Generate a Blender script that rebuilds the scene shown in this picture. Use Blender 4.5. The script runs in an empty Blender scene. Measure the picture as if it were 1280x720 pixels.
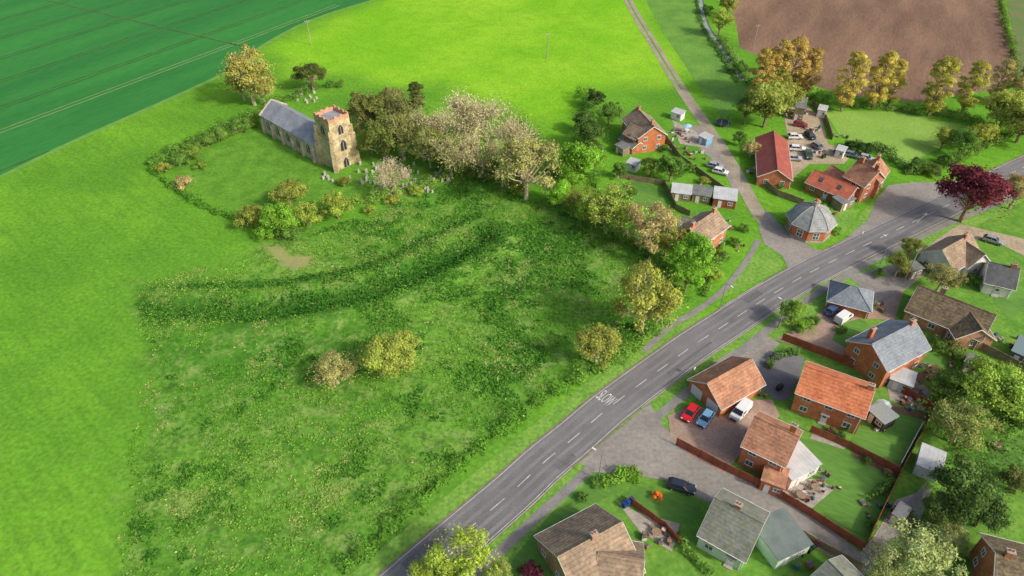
import bpy, bmesh, math, random
import numpy as np
from mathutils import Vector, Matrix
from mathutils.geometry import tessellate_polygon
random.seed(7); RNG=np.random.default_rng(11)
# ---------------- survey helper: aerial survey station -> ground coordinates ----------------
H=95.0; TH=math.radians(40); F=870.0
sT,cT=math.sin(TH),math.cos(TH)
def P(px,py,z=0.0):
    u=(px-640)/F; v=(py-360)/F
    t=(H-z)/(sT+v*cT)
    return Vector((u*t,(cT-v*sT)*t,z))
def depth(px,py,z=0.0):
    v=(py-360)/F
    return (H-z)/(sT+v*cT)
def S(r,g,b,k=1.0):
    f=lambda c:((c/255)/12.92 if c/255<=.04045 else ((c/255+.055)/1.055)**2.4)*k
    return (f(r),f(g),f(b),1)
scene=bpy.context.scene
def link(o): scene.collection.objects.link(o); return o
# ---------------- materials ----------------
def M(name,c1,c2=None,scale=1.0,fine=12.0,famt=.25,rough=.85,bump=0.0,stretch=(1,1,1),rot=0.0,metal=0.0,rows=None,spec=.3,moss=None):
    m=bpy.data.materials.new(name); m.use_nodes=True; N=m.node_tree.nodes; L=m.node_tree.links
    b=N['Principled BSDF']; b.inputs['Roughness'].default_value=rough; b.inputs['Metallic'].default_value=metal
    b.inputs['Specular IOR Level'].default_value=spec
    tc=N.new('ShaderNodeTexCoord'); mp=N.new('ShaderNodeMapping'); mp.inputs['Scale'].default_value=stretch
    mp0=N.new('ShaderNodeMapping'); mp0.inputs['Rotation'].default_value=(0,0,rot)
    L.new(tc.outputs['Object'],mp0.inputs[0]); L.new(mp0.outputs[0],mp.inputs[0])
    n=N.new('ShaderNodeTexNoise'); n.inputs['Scale'].default_value=scale; n.inputs['Detail'].default_value=4; n.inputs['Roughness'].default_value=.6
    L.new(mp.outputs[0],n.inputs['Vector'])
    r=N.new('ShaderNodeMapRange'); r.inputs[1].default_value=.35; r.inputs[2].default_value=.65; L.new(n.outputs[0],r.inputs[0])
    mx=N.new('ShaderNodeMix'); mx.data_type='RGBA'; mx.inputs[6].default_value=c1; mx.inputs[7].default_value=c2 or c1
    L.new(r.outputs[0],mx.inputs[0]); colout=mx.outputs[2]
    n2=N.new('ShaderNodeTexNoise'); n2.inputs['Scale'].default_value=fine; n2.inputs['Detail'].default_value=2
    L.new(mp.outputs[0],n2.inputs['Vector'])
    if moss:
        n3=N.new('ShaderNodeTexNoise'); n3.inputs['Scale'].default_value=1.1; n3.inputs['Detail'].default_value=5; n3.inputs['Roughness'].default_value=.7
        L.new(tc.outputs['Object'],n3.inputs['Vector']); r3=N.new('ShaderNodeMapRange'); r3.inputs[1].default_value=.5; r3.inputs[2].default_value=.66; r3.inputs[4].default_value=.75; L.new(n3.outputs[0],r3.inputs[0])
        m4=N.new('ShaderNodeMix'); m4.data_type='RGBA'; L.new(r3.outputs[0],m4.inputs[0]); L.new(colout,m4.inputs[6]); m4.inputs[7].default_value=moss; colout=m4.outputs[2]
    r2=N.new('ShaderNodeMapRange'); r2.inputs[1].default_value=.3; r2.inputs[2].default_value=.7; r2.inputs[3].default_value=1-famt; r2.inputs[4].default_value=1+famt
    L.new(n2.outputs[0],r2.inputs[0])
    last=r2.outputs[0]
    if rows:
        sx=N.new('ShaderNodeSeparateXYZ'); L.new(tc.outputs['Object'],sx.inputs[0])
        ax,fr,am=rows
        mu=N.new('ShaderNodeMath'); mu.operation='MULTIPLY'; mu.inputs[1].default_value=fr; L.new(sx.outputs[ax],mu.inputs[0])
        fc=N.new('ShaderNodeMath'); fc.operation='FRACT'; L.new(mu.outputs[0],fc.inputs[0])
        rr=N.new('ShaderNodeMapRange'); rr.inputs[1].default_value=0; rr.inputs[2].default_value=.35; rr.inputs[3].default_value=1-am; rr.inputs[4].default_value=1
        L.new(fc.outputs[0],rr.inputs[0])
        m3=N.new('ShaderNodeMath'); m3.operation='MULTIPLY'; L.new(last,m3.inputs[0]); L.new(rr.outputs[0],m3.inputs[1]); last=m3.outputs[0]
    vm=N.new('ShaderNodeVectorMath'); vm.operation='SCALE'; L.new(colout,vm.inputs[0]); L.new(last,vm.inputs['Scale'])
    L.new(vm.outputs[0],b.inputs['Base Color'])
    if bump>0:
        bp=N.new('ShaderNodeBump'); bp.inputs['Strength'].default_value=1; bp.inputs['Distance'].default_value=bump
        L.new(last,bp.inputs['Height']); L.new(bp.outputs[0],b.inputs['Normal'])
    return m
def leafmat(name,trans=.25):
    m=bpy.data.materials.new(name); m.use_nodes=True; N=m.node_tree.nodes; L=m.node_tree.links
    for n in list(N): N.remove(n)
    out=N.new('ShaderNodeOutputMaterial'); oi=N.new('ShaderNodeObjectInfo')
    at=N.new('ShaderNodeAttribute'); at.attribute_name='var'
    vm=N.new('ShaderNodeVectorMath'); vm.operation='MULTIPLY'; L.new(oi.outputs['Color'],vm.inputs[0]); L.new(at.outputs['Color'],vm.inputs[1])
    d=N.new('ShaderNodeBsdfDiffuse'); L.new(vm.outputs[0],d.inputs[0])
    if trans>0:
        t=N.new('ShaderNodeBsdfTranslucent'); mx=N.new('ShaderNodeMixShader'); mx.inputs[0].default_value=trans
        L.new(vm.outputs[0],t.inputs[0]); L.new(d.outputs[0],mx.inputs[1]); L.new(t.outputs[0],mx.inputs[2]); L.new(mx.outputs[0],out.inputs[0])
    else: L.new(d.outputs[0],out.inputs[0])
    return m
LEAF=leafmat('foliage',.3); GRASSCARD=leafmat('grass_blades',0)
KL=1.38
BARK=M('bark',S(130,110,88),S(158,142,116),3,rough=.95)
BARKP=M('pale_bark',S(196,186,158),S(165,152,122),3,rough=.95)
# ---------------- fast mesh ----------------
def quadmesh(name,V,mats,midx=None,var=None):
    V=np.asarray(V,dtype=np.float32).reshape(-1,3); n=len(V)//4
    me=bpy.data.meshes.new(name); me.vertices.add(n*4); me.vertices.foreach_set('co',V.ravel())
    me.loops.add(n*4); me.loops.foreach_set('vertex_index',np.arange(n*4,dtype=np.int32))
    me.polygons.add(n); me.polygons.foreach_set('loop_start',np.arange(0,n*4,4,dtype=np.int32)); 
    if midx is not None: me.polygons.foreach_set('material_index',np.asarray(midx,dtype=np.int32))
    if var is not None:
        a=me.color_attributes.new('var','FLOAT_COLOR','POINT')
        var=np.asarray(var,dtype=np.float32)
        if var.ndim==1: var=np.stack([var]*3,1)
        c=np.ones((n,4),dtype=np.float32); c[:,:3]=var; a.data.foreach_set('color',np.repeat(c,4,axis=0).ravel())
    for m in mats: me.materials.append(m)
    me.update(calc_edges=True); me.validate(); return me
def cards(C,Nn,size,rng,asp=1.0):
    n=len(C); Nn=Nn/np.maximum(np.linalg.norm(Nn,axis=1,keepdims=True),1e-6)
    R=rng.normal(size=(n,3)); T=np.cross(Nn,R); T/=np.maximum(np.linalg.norm(T,axis=1,keepdims=True),1e-6); B=np.cross(Nn,T)
    s=np.asarray(size).reshape(-1,1)*np.ones((n,1)); q=np.empty((n,4,3))
    for k,(a,b) in enumerate([(-1,-1),(1,-1),(1,1),(-1,1)]):
        ja=a*(.35+.65*rng.random((n,1))); jb=b*(.35+.65*rng.random((n,1)))*asp
        q[:,k]=C+T*s*ja*.75+B*s*jb*.75
    return q
def tube(p0,p1,r0,r1,k=5):
    p0=np.array(p0,float);p1=np.array(p1,float);d=p1-p0;d/=max(np.linalg.norm(d),1e-6)
    a=np.cross(d,[0.3,.9,.2]);a/=np.linalg.norm(a);b=np.cross(d,a);out=[]
    for i in range(k):
        t0=2*math.pi*i/k;t1=2*math.pi*(i+1)/k
        e0=a*math.cos(t0)+b*math.sin(t0);e1=a*math.cos(t1)+b*math.sin(t1)
        out.append([p0+e0*r0,p0+e1*r0,p1+e1*r1,p1+e0*r1])
    return np.array(out)
def rdir(rng,n):
    d=rng.normal(size=(n,3)); return d/np.linalg.norm(d,axis=1,keepdims=True)
KC={'round':1.1,'tall':2.3,'conifer':1.5,'bare':1.15,'bush':.55,'semi':1.15}
KR={'round':1.1,'tall':1.08,'conifer':1.1,'bare':1.12,'bush':1.12,'semi':1.12}
def make_tree(kind,seed):
    rng=np.random.default_rng(seed); wood=[];Q=[];V=[]
    cz=KC[kind]
    def blob(c,r,n,size,v,flat=.85):
        d=rdir(rng,n); d[:,2]=np.where(d[:,2]<-.3,-d[:,2]*.6,d[:,2])
        rad=r*rng.uniform(.4,1.2,size=(n,1))**.6
        pts=c+d*rad*np.array([1,1,flat])
        nn=d+rng.normal(size=(n,3))*.5+np.array([0,0,.3])
        Q.append(cards(pts,nn,rng.uniform(size*.5,size*1.2,n),rng))
        vv=v*rng.uniform(.72,1.28,n); warm=rng.uniform(.88,1.14,n)
        V.append(np.stack([vv*warm,vv,vv*rng.uniform(.7,1.3,n)],1))
    if kind in('round','bush','tall','semi'):
        ex=np.array([1,1,.85]) if kind in('round','semi') else (np.array([1,1,.6]) if kind=='bush' else np.array([.88,.88,2.2]))
        nb={'round':40,'bush':26,'tall':66,'semi':42}[kind]
        lean=rng.normal(size=3)*.06
        wood.append(tube([0,0,-.05],[lean[0],lean[1],cz],.075 if kind!='bush' else .05,.03,6))
        for i in range(nb):
            d=rdir(rng,1)[0]; 
            if d[2]<-.55 and kind!='tall': d[2]*=-.5
            rr=rng.uniform(.35,.9)
            if kind=='tall': d=np.array([d[0],d[1],rng.uniform(-.85,1)]); w_=math.sqrt(max(.05,1-d[2]**2)); d[:2]*=w_/max(1e-3,math.hypot(d[0],d[1])); c=np.array([0,0,cz])+np.array([d[0]*rr,d[1]*rr,d[2]*.86])*ex
            else: c=np.array([0,0,cz])+d*rr*ex*(1+.15*math.sin(3*math.atan2(d[1],d[0])+seed))
            r=rng.uniform(.14,.31) if kind!='semi' else rng.uniform(.13,.26)
            n=int((2900 if kind!='semi' else 1900)*r*r*1.25)+30
            blob(c,r,n,.05 if kind!='semi' else .045,rng.uniform(.68,1.3))
            s=np.array([lean[0]*.5,lean[1]*.5,cz*rng.uniform(.35,.75)])
            if kind=='tall': s=np.array([0,0,max(.3,c[2]-.6)])
            mid=(s+c)/2+np.array([0,0,-.05])
            wood.append(tube(s,mid,.028,.018,4)); wood.append(tube(mid,c,.018,.006,4))
            if kind=='semi':
                for _ in range(6):
                    e=c+rdir(rng,1)[0]*r*1.4; wood.append(tube(c,e,.009,.003,3))
        n=500; d=rdir(rng,n); d[:,2]=np.abs(d[:,2])*1.0-.25
        pts=np.array([0,0,cz])+d*ex*rng.uniform(.85,1.12,size=(n,1))
        Q.append(cards(pts,d+rng.normal(size=(n,3))*.6,rng.uniform(.025,.045,n),rng)); v=rng.uniform(.8,1.35,n); V.append(np.stack([v,v,v],1))
    elif kind=='conifer':
        wood.append(tube([0,0,0],[0,0,3.0],.07,.01,6))
        n=5200; h=rng.random(n)**1.35; th=rng.uniform(0,2*math.pi,n)
        z=.15+h*2.95; rad=(1-h)**.75*(1+.22*np.sin(th*5+z*6)+.12*np.sin(z*17))*rng.uniform(.65,1.05,n)
        pts=np.stack([np.cos(th)*rad,np.sin(th)*rad,z],1)
        nn=np.stack([np.cos(th),np.sin(th),np.full(n,.6)],1)+rng.normal(size=(n,3))*.5
        Q.append(cards(pts,nn,rng.uniform(.035,.085,n),rng)); v=rng.uniform(.65,1.3,n)*(1+.25*np.sin(z*9+th*2)); V.append(np.stack([v,v,v],1))
    elif kind=='bare':
        tips=[]
        def grow(p,d,l,r,lev):
            e=p+d*l; m=(p+e)/2+rng.normal(size=3)*l*.05
            wood.append(tube(p,m,r,r*.82,5 if lev<2 else 3)); wood.append(tube(m,e,r*.82,r*.6,5 if lev<2 else 3))
            if lev>=4: tips.append(e); return
            for k in range([6,5,4,3][lev]):
                nd=d*[.75,.85,.8,.7][lev]+rdir(rng,1)[0]*[.75,.6,.62,.7][lev]+np.array([0,0,.12]); nd/=np.linalg.norm(nd)
                grow(m+(e-m)*rng.uniform(.1,1),nd,l*rng.uniform(.62,.88),r*.6,lev+1)
        grow(np.array([0,0,0.]),np.array([0,0,1.]),.62,.062,0)
        T=np.array(tips)
        for rep in range(5):
            pts=T+rng.normal(size=T.shape)*.07
            Q.append(cards(pts,rng.normal(size=T.shape)+np.array([0,0,.6]),rng.uniform(.016,.034,len(T)),rng)); v=rng.uniform(.7,1.4,len(T)); V.append(np.stack([v,v,v],1))
    W=np.concatenate(wood); Qa=np.concatenate(Q); Va=np.concatenate(V)
    allq=np.concatenate([W,Qa]); mi=np.concatenate([np.zeros(len(W)),np.ones(len(Qa))])
    va=np.concatenate([np.ones((len(W),3)),Va])
    return quadmesh(kind+'_tree_mesh',allq,[BARKP if kind in('bare','semi') else BARK,LEAF],mi,va)
PROTO={k:[make_tree(k,100*i+j) for j in range(4)] for i,k in enumerate(['round','tall','conifer','bare','bush','semi'])}
def T(name,px,py,rpx,kind,col,sz=1.0,sxy=1.0):
    r=3.0; rpx=rpx*KR[kind]
    for _ in range(5):
        z=KC[kind]*r*sz; r=rpx*depth(px,py,z)/F
    p=P(px,py,KC[kind]*r*sz)
    o=link(bpy.data.objects.new(name,random.choice(PROTO[kind])))
    o.location=(p.x,p.y,0); o.scale=(r*sxy*random.uniform(.93,1.07),r*sxy*random.uniform(.93,1.07),r*sz); o.rotation_euler=(0,0,random.uniform(0,6.28))
    k=random.uniform(.92,1.08)*KL; o.color=(col[0]*k,col[1]*k,col[2]*k,1)
    return o
def catmull(pts,seg=6):
    pts=[np.array(p[:2],float) for p in pts]
    if len(pts)<3: return pts
    E=[2*pts[0]-pts[1]]+pts+[2*pts[-1]-pts[-2]]; out=[]
    for i in range(1,len(E)-2):
        for s in range(seg):
            t=s/seg; a,b,c,d=E[i-1:i+3]
            out.append(.5*((2*b)+(-a+c)*t+(2*a-5*b+4*c-d)*t*t+(-a+3*b-3*c+d)*t**3))
    out.append(pts[-1]); return out
def resample(pts,step):
    pts=[np.array(p,float) for p in pts]; d=[0]
    for a,b in zip(pts,pts[1:]): d.append(d[-1]+np.linalg.norm(b-a))
    L=d[-1]; n=max(1,int(L/step)); xs=np.linspace(0,L,n+1); A=np.array(pts)
    return np.stack([np.interp(xs,d,A[:,0]),np.interp(xs,d,A[:,1])],1)
def hedge(name,pxs,w,h,col,dens=14,raw=False,wild=.25,smooth=False):
    pts=[P(*p)[:2] for p in pxs] if not raw else pxs
    A=resample(catmull(pts) if smooth else pts,.5); L=len(A)*.5
    n=int(L*(w+2*h)*dens); rng=RNG
    i=rng.integers(0,max(1,len(A)-1),n); f=rng.random((n,1)); 
    j=np.minimum(i+1,len(A)-1); c=A[i]*(1-f)+A[j]*f; d=A[j]-A[i]; d/=np.maximum(np.linalg.norm(d,axis=1,keepdims=True),1e-6); nr=np.stack([-d[:,1],d[:,0]],1)
    ph=rng.uniform(0,6.28,4)
    u=rng.uniform(-math.pi*.5,math.pi*.5,n)*1.1; lump=1+wild*np.sin(i*.65+ph[0])+wild*.8*np.sin(i*.27+ph[1])+wild*.6*np.sin(i*.11+ph[2])+wild*.4*rng.normal(size=n)
    rr=rng.uniform(.65,1.05,n)
    off=np.sin(u)*w/2*rr*lump; z=np.maximum(.05,np.abs(np.cos(u))**.5*h*rr*lump)
    pts3=np.stack([c[:,0]+nr[:,0]*off,c[:,1]+nr[:,1]*off,z],1)
    nn=np.stack([nr[:,0]*np.sin(u),nr[:,1]*np.sin(u),np.cos(u)+.3],1)+rng.normal(size=(n,3))*.45
    v=rng.uniform(.7,1.3,n)*(1+.18*np.sin(i*.9+ph[3])); 
    me=quadmesh(name+'_mesh',cards(pts3,nn,rng.uniform(.15,.32,n),rng),[LEAF],None,np.stack([v*rng.uniform(.9,1.1,n),v,v],1))
    o=link(bpy.data.objects.new(name,me)); o.color=(col[0]*KL,col[1]*KL,col[2]*KL,1); return o
# ---------------- generic builder ----------------
def sheet(name,pxs,z,mat,smooth=False,raw=False):
    pts=[P(*p)[:2] for p in pxs] if not raw else pxs
    if smooth: pts=catmull(list(pts)+[pts[0]],5)[:-1]
    vs=[Vector((p[0],p[1],z)) for p in pts]
    tri=tessellate_polygon([vs]); me=bpy.data.meshes.new(name); fs=[]
    for t in tri:
        a,b,c=[vs[k] for k in t]
        fs.append(t if (b-a).cross(c-a).z>0 else (t[0],t[2],t[1]))
    me.from_pydata(vs,[],fs); me.materials.append(mat); me.update()
    return link(bpy.data.objects.new(name,me))
def stripmesh(segs,z):
    vs=[];fs=[]
    for A,off,w in segs:
        A=np.array(A)
        if len(A)<2: continue
        d=np.gradient(A,axis=0); d/=np.linalg.norm(d,axis=1,keepdims=True); n=np.stack([-d[:,1],d[:,0]],1)
        b=len(vs)
        for q,m in zip(A,n):
            l=q+m*(off+w/2); r=q+m*(off-w/2); vs+= [(l[0],l[1],z),(r[0],r[1],z)]
        for k in range(len(A)-1): fs.append((b+2*k+1,b+2*k+3,b+2*k+2,b+2*k))
    return vs,fs
def smobj(name,segs,z,mat):
    vs,fs=stripmesh(segs,z); me=bpy.data.meshes.new(name); me.from_pydata(vs,[],fs); me.materials.append(mat); me.update()
    return link(bpy.data.objects.new(name,me))
def strip(name,pts,w,z,mat,off=0,raw=False,smooth=True):
    pts=[P(*p)[:2] for p in pts] if not raw else pts
    return smobj(name,[(resample(catmull(pts) if smooth else pts,1.5),off,w)],z,mat)
class MB:
    def __init__(s): s.v=[];s.f=[];s.m=[]
    def add(s,vs,fs,m=0):
        b=len(s.v); s.v+= [tuple(v) for v in vs]; s.f+=[tuple(b+i for i in f) for f in fs]; s.m+=[m]*len(fs)
    def box(s,c,d,m=0,rz=0,taper=1.0):
        x,y,z=d[0]/2,d[1]/2,d[2]/2; co,si=math.cos(rz),math.sin(rz); vs=[]
        for k in(-1,1):
            t=taper if k>0 else 1
            for a,b in((-1,-1),(1,-1),(1,1),(-1,1)):
                X,Y=a*x*t,b*y*t; vs.append((c[0]+X*co-Y*si,c[1]+X*si+Y*co,c[2]+k*z))
        s.add(vs,[(3,2,1,0),(4,5,6,7),(0,1,5,4),(1,2,6,5),(2,3,7,6),(3,0,4,7)],m)
    def cyl(s,c,r,h,m=0,k=12,r2=None,axis='z'):
        r2=r if r2 is None else r2; vs=[]
        for zz,rr in((0,r),(h,r2)):
            for i in range(k):
                a=2*math.pi*i/k; p=(rr*math.cos(a),rr*math.sin(a),zz)
                if axis=='y': p=(p[0],p[2]-h/2,p[1])
                if axis=='x': p=(p[2]-h/2,p[0],p[1])
                vs.append((c[0]+p[0],c[1]+p[1],c[2]+p[2]))
        fs=[(i,(i+1)%k,k+(i+1)%k,k+i) for i in range(k)]+[tuple(range(k))[::-1],tuple(range(k,2*k))]
        s.add(vs,fs,m)
    def obj(s,name,mats,parent=None,bevel=0,smooth=False):
        me=bpy.data.meshes.new(name); me.from_pydata(s.v,[],s.f)
        for m in mats: me.materials.append(m)
        me.polygons.foreach_set('material_index',s.m); me.update()
        bm=bmesh.new(); bm.from_mesh(me); bmesh.ops.recalc_face_normals(bm,faces=bm.faces); bm.to_mesh(me); bm.free()
        o=link(bpy.data.objects.new(name,me))
        if parent: o.parent=parent
        if bevel: b=o.modifiers.new('b','BEVEL'); b.width=bevel; b.segments=2; b.limit_method='ANGLE'
        return o
def empty(name,loc,rz=0):
    e=link(bpy.data.objects.new(name,None)); e.location=loc; e.rotation_euler=(0,0,rz); e.empty_display_size=.5; return e
# ---------------- palette ----------------
MOSS=S(128,124,84)
BRICK=M('red_brick',S(190,122,90),S(164,98,72),.6,fine=3,famt=.2,rough=.9,rows=(2,6,.06))
BRICKO=M('orange_brick',S(208,134,92),S(184,108,72),.6,fine=3,famt=.18,rough=.9,rows=(2,6,.06))
BRICKD=M('brown_brick',S(182,144,112),S(154,114,88),.6,fine=3,famt=.22,rough=.9,rows=(2,6,.06))
RENDERW=M('white_render',S(226,226,220),S(200,198,192),.5,fine=4,famt=.07)
RENDERG=M('mint_render',S(200,220,200),S(184,204,186),.5,fine=4,famt=.07)
STONE=M('church_stone',S(198,190,168),S(158,150,132),.5,fine=2,famt=.24,rough=.95,bump=.03)
STONEW=M('tower_stone',S(206,190,150),S(162,146,116),.5,fine=1.6,famt=.28,rough=.95,bump=.03)
LEADR=M('lead_roof',S(160,166,174),S(134,140,150),.5,fine=4,famt=.12,rough=.6,rows=(0,.9,.18))
R_OR=M('orange_pantile',S(220,140,96),S(190,110,76),.5,fine=2.2,famt=.25,bump=.05,rows=(2,3.0,.32),moss=S(176,118,86))
R_OB=M('brown_orange_tile',S(194,142,112),S(160,114,90),.5,fine=2.2,famt=.25,bump=.05,rows=(2,3.0,.3),moss=S(140,118,96))
R_BG=M('blue_grey_slate',S(138,148,160),S(114,124,134),.5,fine=2.5,famt=.2,rough=.65,rows=(2,3.4,.22),moss=S(126,130,126))
R_DB=M('mossy_brown_tile',S(128,112,92),S(100,88,72),.5,fine=2.2,famt=.3,bump=.05,rows=(2,3.0,.28),moss=MOSS)
R_GR=M('grey_concrete_tile',S(138,144,134),S(114,120,112),.5,fine=2.2,famt=.22,rows=(2,3.0,.26),moss=MOSS)
R_TN=M('tan_tile',S(172,150,126),S(136,118,102),.5,fine=2.2,famt=.28,bump=.05,rows=(2,3.0,.3),moss=S(120,112,90))
R_RED=M('red_sheet_roof',S(170,92,80),S(148,76,66),.5,fine=2,famt=.15,rough=.6,rows=(0,1.2,.2),moss=S(150,100,88))
R_RT=M('red_tile',S(204,118,90),S(178,98,76),.6,fine=2.4,famt=.25,rows=(2,3.0,.3),moss=S(150,110,86))
WHITE=M('white_paint',S(225,225,222),None,rough=.5,famt=.03)
GLASS=M('window_glass',S(60,70,80),S(92,104,114),.6,rough=.12,famt=.1,spec=.7)
CONC=M('concrete',S(176,174,166),S(150,148,141),.4,famt=.15)
DARK=M('dark_grey',S(52,54,58),None,rough=.6,famt=.1)
POT=M('terracotta_pot',S(190,110,70),None)
WOODR=M('red_brown_fence_wood',S(172,98,72),S(138,78,58),.6,fine=6,famt=.2,rough=.8)
POSTR=M('fence_post',S(132,76,56))
WOODB=M('weathered_wood',S(158,140,114),S(126,112,92),.6,fine=6,famt=.2)
FELT=M('shed_felt',S(126,128,128),S(100,104,106),.6,famt=.2)
CORR=M('corrugated_white_roof',S(200,204,206),S(172,178,180),.4,rough=.5,famt=.1,rows=(0,1.5,.1))
# ---------------- buildings ----------------
def windows(mb,face,xs,z,ww,hh,L,w):
    for x in xs:
        def bx(u,zz,du,dz,o0,o1,m):
            th=o1-o0; oc=(o0+o1)/2
            if face=='f': mb.box((u,-w/2-oc,zz),(du,th,dz),m)
            if face=='b': mb.box((u,w/2+oc,zz),(du,th,dz),m)
            if face=='l': mb.box((-L/2-oc,u,zz),(th,du,dz),m)
            if face=='r': mb.box((L/2+oc,u,zz),(th,du,dz),m)
        bx(x,z,ww-.06,hh-.06,.003,.03,1)
        t=.09
        bx(x-ww/2+t/2,z,t,hh,.004,.08,0); bx(x+ww/2-t/2,z,t,hh,.004,.08,0)
        bx(x,z+hh/2-t/2,ww-2*t,t,.004,.075,0); bx(x,z-hh/2+t/2,ww-2*t,t,.004,.075,0)
        if ww>.9: bx(x,z,.07,hh-2*t,.031,.07,0)
        bx(x,z-hh/2-.06,ww+.2,.1,.004,.14,2); bx(x,z+hh/2+.1,ww+.2,.18,.004,.02,2)
def house(name,R1,R2,zr,ze,w,wall,roof,hip=False,floors=None,chim=(),doors=('f',),garage=None,nowin='',over=.35,dl=0.0,win=True,skylight=0):
    a=P(R1[0],R1[1],zr); b=P(R2[0],R2[1],zr)
    c=(a+b)/2; d=b-a; Lr=math.hypot(d.x,d.y); rz=math.atan2(d.y,d.x); L=Lr+(w if hip else 0)-(2*over if not hip else 0)+dl
    e=empty(name,(c.x,c.y,0),rz)
    mb=MB(); X,Y=L/2,w/2; wz=ze-.02
    vs=[(-X,-Y,0),(X,-Y,0),(X,Y,0),(-X,Y,0),(-X,-Y,wz),(X,-Y,wz),(X,Y,wz),(-X,Y,wz)]
    fs=[(0,1,5,4),(2,3,7,6)]
    if hip: fs+=[(1,2,6,5),(3,0,4,7)]
    else:
        vs+=[(-X,0,zr-.16),(X,0,zr-.16)]; fs+=[(1,2,6,9,5),(3,0,4,8,7)]
    mb.add(vs,fs); mb.obj('walls',[wall],e)
    rb=MB(); t=.16; sl=(zr-ze)/Y; Yo=Y+over; zo=zr-sl*Yo
    if hip:
        Xo=X+over; rl=max(0.05,Lr/2+dl/2)
        rb.add([(-Xo,-Yo,zo),(Xo,-Yo,zo),(Xo,Yo,zo),(-Xo,Yo,zo),(-rl,0,zr),(rl,0,zr),(-Xo,-Yo,zo-t),(Xo,-Yo,zo-t),(Xo,Yo,zo-t),(-Xo,Yo,zo-t)],
          [(0,1,5,4),(1,2,5),(2,3,4,5),(3,0,4),(0,6,7,1),(1,7,8,2),(2,8,9,3),(3,9,6,0),(9,8,7,6)])
        rb.obj('roof',[roof],e)
        rc=MB(); rc.cyl((0,0,zr),.1,2*rl+.2,k=8,axis='x')
        for sx in(-1,1):
            for sy in(-1,1):
                for qd in tube((sx*Xo,sy*Yo,zo),(sx*rl,0,zr),.1,.1,6): rc.add(qd,[(0,1,2,3)])
        rc.obj('ridge_tiles',[roof],e)
    else:
        Xo=X+over; q=[]
        for x in(-Xo,Xo): q+=[(x,-Yo,zo),(x,0,zr),(x,Yo,zo),(x,Yo,zo-t),(x,0,zr-t*1.2),(x,-Yo,zo-t)]
        rb.add(q,[(0,1,7,6),(1,2,8,7),(2,3,9,8),(3,4,10,9),(4,5,11,10),(5,0,6,11),(0,5,4,1),(1,4,3,2),(6,7,10,11),(7,8,9,10)])
        rb.obj('roof',[roof],e)
        rc=MB(); rc.cyl((0,0,zr+.0),.11,2*Xo+.02,k=8,axis='x'); rc.obj('ridge_tiles',[roof],e)
    if skylight:
        sk_=MB(); an=math.atan(sl)
        for i in range(skylight):
            x=-X*.5+i*X*.9; y=-Y*.5; z=zr-sl*abs(y)
            for dx,dy,h,m in((.95,1.2,.07,0),(.75,1.0,.1,1)):
                vs=[]
                for zz in(.01,h):
                    for sx,sy in((-1,-1),(1,-1),(1,1),(-1,1)):
                        yy=sy*dy/2; vs.append((x+sx*dx/2,y+yy*math.cos(an)-zz*math.sin(an),z+yy*math.sin(an)+zz*math.cos(an)))
                sk_.add(vs,[(3,2,1,0),(4,5,6,7),(0,1,5,4),(1,2,6,5),(2,3,7,6),(3,0,4,7)],m)
        sk_.obj('skylights',[DARK,GLASS],e)
    g=MB()
    for s in(-1,1):
        g.box((0,s*(Yo+.06),zo-.1),(2*Xo,.1,.1)); g.cyl((X-.3,s*(Y+.06),0),.05,ze-.1,0,6)
    if hip:
        for s in(-1,1): g.box((s*(Xo+.06),0,zo-.1),(.1,2*Yo,.1))
    else:
        for s in(-1,1):
            for q in(-1,1):
                g.add([(s*(Xo+.003),0,zr-.02),(s*(Xo+.05),0,zr-.02),(s*(Xo+.05),q*Yo,zo-.02),(s*(Xo+.003),q*Yo,zo-.02),(s*(Xo+.003),0,zr-.24),(s*(Xo+.05),0,zr-.24),(s*(Xo+.05),q*Yo,zo-.24),(s*(Xo+.003),q*Yo,zo-.24)],[(0,1,2,3),(4,5,6,7),(0,1,5,4),(3,2,6,7),(1,2,6,5),(0,3,7,4)])
    g.obj('gutters_and_bargeboards',[WHITE],e)
    if floors is None: floors=2 if ze>4 else 1
    if win:
        wm=MB()
        for fl in range(floors):
            z=1.5+fl*2.6
            for f in 'fb':
                if f in nowin: continue
                n=max(1,int(L/3.0)); xs=[(-X+L*(i+.5)/n) for i in range(n)]
                if garage==f and fl==0: xs=[]
                if f in doors and fl==0 and len(xs)>1: xs.pop(len(xs)//2)
                windows(wm,f,xs,z,1.3,1.15,L,w)
            for f in 'lr':
                if f in nowin or garage==f: continue
                n=max(1,int(w/3.6)); xs=[(-Y+w*(i+.5)/n) for i in range(n)]
                windows(wm,f,xs,z,1.1,1.1,L,w)
        for f in doors:
            n=max(1,int(L/3.0)); x=(-X+L*(n//2+.5)/n)
            s=-1 if f=='f' else 1
            if f in'fb':
                wm.box((x,s*(w/2+.04),1.05),(1.0,.07,2.1),0); wm.box((x,s*(w/2+.085),1.6),(.6,.02,.6),1); wm.box((x,s*(w/2+.3),2.3),(1.5,.6,.1),2); wm.box((x,s*(w/2+.35),.08),(1.3,.7,.16),2)
        if garage:
            span=w if garage in'lr' else L; n=2
            for i in range(n):
                u=-span/2+span*(i+.5)/n; s=-1 if garage in 'lf' else 1
                for k in range(4):
                    zz=.3+.55*k
                    if garage in'lr': wm.box((s*(L/2+.05),u,zz),(.08,2.5,.53),0)
                    else: wm.box((u,s*(w/2+.05),zz),(2.5,.08,.53),0)
        wm.obj('windows_and_doors',[WHITE,GLASS,CONC],e)
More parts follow.
